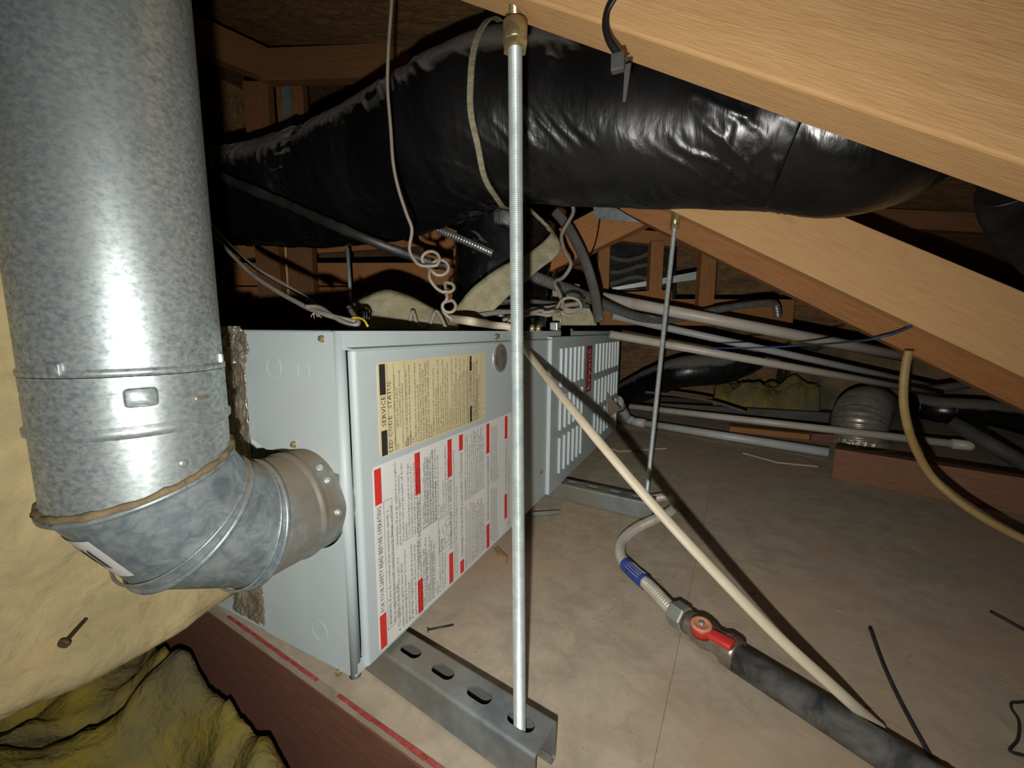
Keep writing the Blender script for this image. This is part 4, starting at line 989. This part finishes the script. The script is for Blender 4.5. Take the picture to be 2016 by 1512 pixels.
pipe('drain_pipe', pD0, pD1, .0135, 'pvc', 'cream PVC pipe with a capped end above the cut joist', caplen=.05)
# grey-white drain with cleanout tee
t0 = at(1248, 830, z=.020); t1 = at(1632, 891, z=.020); dr = empty('cleanout_drain', t0, 'grey-white PVC drain with an upturned capped cleanout beside the louvred door', 'pipe')
dd = (t1-t0).normalized()
MB().tube([t0, t1], .0150, 24).build('pipe_run', MT['pvc_grey'], dr)
MB().tube([t0-dd*.01, t0+dd*.05], .0185, 24).build('socket', MT['pvc_grey'], dr)
tc_ = at(1218, 795, d=1.66)
pp = spline([t0+dd*.0, t0-dd*.03+V((0, 0, .01)), at(1230, 815, d=1.72), tc_], 8)
MB().tube(pp, .0185, 24).build('elbow', MT['pvc_grey'], dr)
dv = (tc_-at(1230, 815, d=1.72)).normalized()
MB().lathe(tc_-dv*.03, dv, [(0, .023), (.028, .023), (.034, .0245), (.055, .0245), (.058, .020)], 24).build('end_cap', MT['pvc_grey'], dr)
# right side dark pipes
pipe('dark_pipe', at(1870, 830, d=1.2), at(2100, 960, d=1.05), .020, 'greyduct', 'dark grey pipe slanting down beside the cut joist')
pipe('dark_pipe', at(1805, 772, d=1.38), at(1960, 748, d=1.30), .014, 'greyduct', 'dull grey pipe rising from the foil duct toward the sloping member')

# ---- foil flexible duct elbow
fd = empty('foil_duct', at(1700, 880, d=1.50), 'silver corrugated foil duct elbow standing behind the cut joist', 'duct')
fpts = [at(1690, 880, d=1.50), at(1690, 850, d=1.50), at(1693, 826, d=1.51), at(1700, 806, d=1.56), at(1712, 800, d=1.66), at(1725, 805, d=1.78)]
path = resample(spline(fpts, 12), .0022); rr = .085
MB().tube(path, [rr*(1-.05*(.5+.5*math.cos(i*math.pi/2))) for i in range(len(path))], 48).build('corrugated_jacket', MT['flexfoil'], fd)
crk = MB(); vs = []
for j in range(7):
    for k in range(25):
        an = math.pi*2*k/24; p0 = fpts[0]+V((0, 0, -.01+.008*j)); rr2 = .090+.004*noise.noise(V((an*3, j*.6, 3)))
        vs.append(p0+V((math.cos(an)*rr2, math.sin(an)*rr2, 0)))
crk.add(vs, [(j*25+k, j*25+k+1, (j+1)*25+k+1, (j+1)*25+k) for j in range(6) for k in range(24)]); crk.build('foil_collar', MT['foil'], fd)

# ---- cut joist and wood scraps
a = at(1637, 942, z=0); b = at(2016, 1016, z=0); b = a+(b-a).normalized()*1.2
nrm_ = V((0, 0, 1)).cross((b-a).normalized())
o = beam('cut_joist', a+nrm_*.019, b+nrm_*.019, .038, .086, MT['cutwood']); tag(o, 'reddish cut joist lying on edge on the plywood', 'joist')
a = at(1435, 850, d=1.68); b = at(1590, 870, d=1.56); a.z = b.z = .0
o = beam('wood_offcut', a, b, .05, .022, MT['pine_far']); tag(o, 'pale wood offcut under the capped drain pipe', 'offcut')
a = at(1592, 872, d=1.54); b = at(1640, 874, d=1.52); a.z = b.z = 0
o = beam('wood_offcut', a, b, .04, .03, MT['joist']); tag(o, 'short dark wood offcut between the drain pipes and the foil duct', 'offcut')
# dark board behind the drain
a = at(1300, 800, d=1.98); b = at(1630, 835, d=1.78)
o = MB().prism([V((a.x, a.y, 0)), V((b.x, b.y, 0)), V((b.x, b.y, .055)), V((a.x, a.y, .055))], V((.02, .03, 0))).build('edge_board', MT['board']); tag(o, 'dark grey edge board in front of the yellow insulation', 'board')
cable('loose_cable', [at(1270, 772, d=1.75), at(1330, 778, d=1.7), at(1400, 790, d=1.62), at(1470, 812, d=1.56)], .006, 'greyduct', 'grey cable lying before the yellow insulation', r2=.003)

# =================================================================== GAS LINE
gp0 = at(1445, 1292, z=.018); gp1 = at(1790, 1512, z=.018); gd = (gp1-gp0).normalized(); gd.z = 0; gd.normalize()
gR = .0165
gl = empty('gas_pipe', gp0-V((0, 0, gR)), 'black iron gas pipe lying on the plywood with a worn grey finish', 'pipe')
MB().tube([gp0, gp0+gd*.9], gR, 40).build('pipe_run', MT['iron'], gl)
MB().lathe(gp0+gd*.172, gd, [(0, gR), (.001, gR+.0006), (.004, gR+.0006), (.005, gR)], 40, cap=False).build('pipe_seam', MT['iron'], gl)
v0 = at(1352, 1222, z=.024); vd = (gp0+V((0, 0, .004))-v0).normalized()
va = empty('gas_valve', v0-V((0, 0, .02)), 'gas ball valve with a red lever handle on the black iron pipe', 'valve')
Lv = (gp0-v0).length
MB().lathe(v0, vd, [(0, .0145), (.006, .0155), (.010, .0135), (.016, .0175), (.026, .0185), (.034, .0170), (.040, .0145), (Lv-.012, .0160), (Lv-.002, .0185), (Lv+.004, .0185), (Lv+.005, .0160)], 28).build('valve_body', MT['valve'], va)
MB().lathe(v0+vd*(Lv-.011), vd, [(0, .0195), (.012, .0195)], 8, smooth=False).build('hex_end', MT['valve'], va)
hub = at(1381, 1226, z=.050); hub_b = V((hub.x, hub.y, .028)); upn = V((-.04, -.12, 1)).normalized()
hd = MB().lathe(hub-upn*.016, upn, [(0, .0115), (.010, .0125), (.0125, .0125)], 32).build('handle', MT['handle'], va)
MB().lathe(hub-upn*.0035, upn, [(0, .0125), (.0022, .0122), (.003, .0112), (.003, .008), (.0022, .0075), (.0022, .004)], 32).build('dusty_cap', MT['handle_dusty'], hd)
MB().lathe(hub-upn*.002, upn, [(0, .004), (.003, .0038), (.0038, .002)], 12).build('cap_screw', MT['nut'], hd)
le = at(1443, 1270, z=.043); lv = (le-hub+upn*.008).normalized(); sd = upn.cross(lv).normalized(); s0 = hub-upn*.009+lv*.006; LL = (le-s0).length
mb = MB(); ring = []
for f, w_, h_ in ((0, .0074, .007), (.25, .0072, .007), (.6, .0076, .0072), (.9, .0082, .0074), (1, .007, .006)):
    c_ = s0+lv*LL*f; ring.append([c_+sd*w_*math.copysign(abs(math.cos(q))**.6, math.cos(q))+upn*h_*.6*math.copysign(abs(math.sin(q))**.6, math.sin(q)) for q in [2*math.pi*k/20 for k in range(20)]])
n = 20; mb.add([p for r_ in ring for p in r_], [(j*n+k, j*n+(k+1) % n, (j+1)*n+(k+1) % n, (j+1)*n+k) for j in range(4) for k in range(n)], True)
mb.f += [list(range(n))[::-1], list(range(4*n, 5*n))]; mb.sm += [False, False]
mb.build('lever', MT['handle'], hd)
# flexible connector
fc = empty('gas_connector', at(1330, 1205, z=0), 'corrugated steel gas connector with a blue tag curving to the far strut', 'gas connector')
n0 = at(1326, 1204, z=.022)
MB().lathe(n0, (v0-n0).normalized(), [(0, .0155), (.0015, .0172), ((v0-n0).length*.92, .0172), ((v0-n0).length, .0150)], 6, smooth=False).build('hex_nut', MT['nut'], fc)
hp = [n0, at(1308, 1185, z=.022), at(1280, 1155, z=.020), at(1255, 1135, z=.017), at(1232, 1112, z=.015), at(1221, 1088, z=.014), at(1225, 1065, z=.014), at(1250, 1042, z=.016), at(1285, 1024, z=.020), at(1312, 1012, z=.022), at(1326, 1000, z=.022), at(1326, 985, z=.020), at(1312, 978, z=.018), at(1295, 980, z=.016), at(1270, 984, z=.015)]
path = resample(spline(hp, 10), .0011)
MB().tube(path, [.0098*(1-.2*(.5+.5*math.cos(i*math.pi/2))) for i in range(len(path))], 20).build('corrugated_hose', MT['hose'], fc)
# blue printed sleeve
sp_ = spline([hp[2], hp[3], hp[4]], 10); sp_ = [p+V((0, 0, .0008)) for p in sp_[3:]]
tg = MB().tube(sp_, .0112, 20, cap=False).build('blue_tag', MT['bluelab'], fc)
for k in range(6):
    an = 35+22*k
    line = []
    for i in range(3, len(sp_)-3):
        t_ = (sp_[i+1]-sp_[i-1]).normalized(); nn = V((0, 0, 1)); nn = (nn-t_*nn.dot(t_)).normalized(); bb = t_.cross(nn)
        line.append(sp_[i]+(nn*math.cos(math.radians(an-90))+bb*math.sin(math.radians(an-90)))*.0113)
    MB().tube(line, .0004, 4).build('printed_line', MT['pale'], tg)
p = at(1298, 1150, z=.004)
o = MB().prism([at(1288, 1140, z=.003), at(1300, 1143, z=.003), at(1308, 1160, z=.003), at(1304, 1166, z=.003)], (0, 0, .001)).build('paper_tag', MT['chip'], fc)

# =================================================================== LOOSE THINGS
# tan cable on the right
cable('tan_cable', [at(1790, 690, d=.66), at(1784, 715, d=.665), at(1779, 760, d=.67), at(1781, 810, d=.675), at(1797, 870, d=.68), at(1832, 935, d=.68), at(1885, 985, d=.66), at(1945, 1025, d=.64), at(2016, 1062, d=.62), at(2090, 1095, d=.60)], .0062, 'tan', 'tan electrical cable hanging from the sloping member down across the cut joist', r2=.0045, n=10, seg=12)
cable('blue_wire', [at(1795, 642, y=.880), at(1765, 655, y=.872), at(1735, 663, y=.872), at(1700, 670, y=.90), at(1600, 679, d=.9), at(1500, 684, d=1.0), at(1400, 686, d=1.1)], .0022, 'blue', 'thin blue wire trailing from the sloping member over the drain pipes', 'wire', seg=8)
# black cable with zip tie on the near member
cable('black_cable', [at(1222, -40, y=.290), at(1212, -10, y=.292), at(1196, 20, y=.294), at(1192, 50, y=.296), at(1200, 80, y=.298), at(1215, 104, y=.300), at(1219, 112, y=.301)], .0028, 'blackband', 'short black strap hanging from the near sloping member', 'strap', r2=.0018, seg=10)
zt_ = empty('cable_tie', at(1217, 122, y=.298), 'grey cable tie head hanging below the near sloping member', 'cable tie')
p = at(1217, 122, y=.298)
MB().box(p+V((-.0045, -.003, -.006)), p+V((.0045, .003, .005))).build('tie_head', MT['greyduct'], zt_, bevel=.001)
q = at(1236, 125, y=.300); q2 = at(1229, 200, y=.302)
MB().prism([q+V((-.002, 0, 0)), q+V((.0022, 0, 0)), q2+V((.001, 0, 0)), q2+V((-.001, 0, 0))], (0, .0008, 0)).build('tie_tail', MT['greyduct'], zt_)
MB().box(p+V((.003, -.0005, 0)), q+V((0, .0005, .002))).build('tie_bridge', MT['greyduct'], zt_)
# steel wire lengths on the floor
cable('steel_wire', [at(1713, 1237, z=.012), at(1740, 1310, z=.006), at(1775, 1385, z=.003), at(1838, 1500, z=.002), at(1880, 1570, z=.002)], .0022, 'darksteel', 'straight dark steel wire lying on the plywood beside the gas pipe', 'wire', seg=8)
cable('steel_wire', [at(1951, 1204, z=.002), at(2016, 1240, z=.002), at(2100, 1290, z=.002)], .0022, 'darksteel', 'short black steel wire on the plywood away from the gas pipe', 'wire', seg=8)
cable('steel_wire', [at(2040, 1380, z=.002), at(2005, 1383, z=.003), at(1992, 1384, z=.003), at(1992, 1396, z=.002), at(2006, 1420, z=.002), at(2004, 1455, z=.002), at(1988, 1478, z=.003), at(2016, 1488, z=.002), at(2050, 1500, z=.002)], .0013, 'darksteel', 'bent thin steel wire hook on the plywood', 'wire', seg=8)
# nail, bracket scrap, shims
def nail(px0, py0, px1, py1, r, label, m='darksteel', head=True):
    a = at(px0, py0, z=r*1.6); b = at(px1, py1, z=r); d = (b-a).normalized()
    mb = MB().tube([a, b], r, 8)
    if head: mb.lathe(a, -d, [(0, r*2.6), (.0012, r*2.4)], 12)
    return tag(mb.build('nail', MT[m]), label, 'nail')
nail(843, 1240, 893, 1230, .0013, 'dark nail lying on the plywood beside the near strut')
a0, a1 = at(1046, 1017, z=.002), at(1103, 1013, z=.002)
mb = MB(); dv = (a1-a0).normalized(); sv = V((-dv.y, dv.x, 0))
mb.prism([a0, a1, a1+sv*.018, a0+sv*.018], (0, 0, .0015)); mb.prism([a0, a1, a1+sv*.0015, a0+sv*.0015], (0, 0, .010))
tag(mb.build('metal_scrap', MT['strut']), 'small grey angle of sheet metal on the floor behind the rod', 'scrap')
pw = [at(972, 1088, z=.001), at(980, 1083, z=.001), at(1000, 1104, z=.001), at(996, 1110, z=.001)]
tag(MB().prism(pw, (0, 0, .007)).build('wood_scrap', MT['chip']), 'pale split wood scrap under the labelled door edge', 'scrap')
pw = [at(1225, 850, z=.003), at(1310, 862, z=.003), at(1312, 884, z=.003), at(1220, 890, z=.003), at(1180, 878, z=.003)]
tag(MB().prism(pw, (0, 0, .004)).build('wood_scrap', MT['floor']), 'thin broken plywood flake beside the louvred door', 'scrap')
pw = [at(1462, 893, z=.002), at(1530, 912, z=.002), at(1610, 920, z=.002), at(1590, 905, z=.002), at(1500, 885, z=.002)]
tag(MB().prism(pw, (0, 0, .004)).build('wood_scrap', MT['floor']), 'long thin plywood splinter before the drain pipe', 'scrap')
# litter of fine chips by the far strut (uncountable)
mb = MB()
for k in range(2600):
    px = random.gauss(1130, 60); py = random.gauss(1010, 34)
    if k % 5 == 0: px = random.uniform(1000, 1290); py = random.uniform(960, 1250)
    p = at(px, max(905, py), z=.0008)
    if p.x < X0+.02 or p.y > 1.9: continue
    s = random.uniform(.0005, .0016); an = random.random()*3.14; u_ = V((math.cos(an), math.sin(an), .2))*s*1.6; v_ = V((-math.sin(an), math.cos(an), .1))*s
    mb.add([p-u_, p+v_, p+u_, p-v_, p+V((0, 0, s*.7))], [(0, 1, 4), (1, 2, 4), (2, 3, 4), (3, 0, 4), (0, 3, 2, 1)])
o = mb.build('chip_litter', MT['chip']); struct(o, 'stuff'); tag(o, 'fine tan chips and sawdust scattered near the far strut', 'litter')
mb = MB()
for k in range(500):
    x = random.uniform(-.25, .9); y = random.uniform(.3, 1.3)
    if edge_y(x) > y-.01 or (x > .25 and y > 1.1): continue
    p = V((x, y, .0006)); an = random.random()*6.3; L_ = random.uniform(.001, .009) if k % 4 == 0 else .001; u_ = V((math.cos(an), math.sin(an), 0))*L_; v_ = V((-math.sin(an), math.cos(an), 0))*.0005
    mb.add([p-u_-v_, p+u_-v_, p+u_+v_, p-u_+v_, p+V((0, 0, .0008))], [(0, 1, 4), (1, 2, 4), (2, 3, 4), (3, 0, 4), (0, 3, 2, 1)])
o = mb.build('fibre_litter', MT['chip']); struct(o, 'stuff'); tag(o, 'loose fibres and crumbs scattered over the dusty plywood', 'litter')
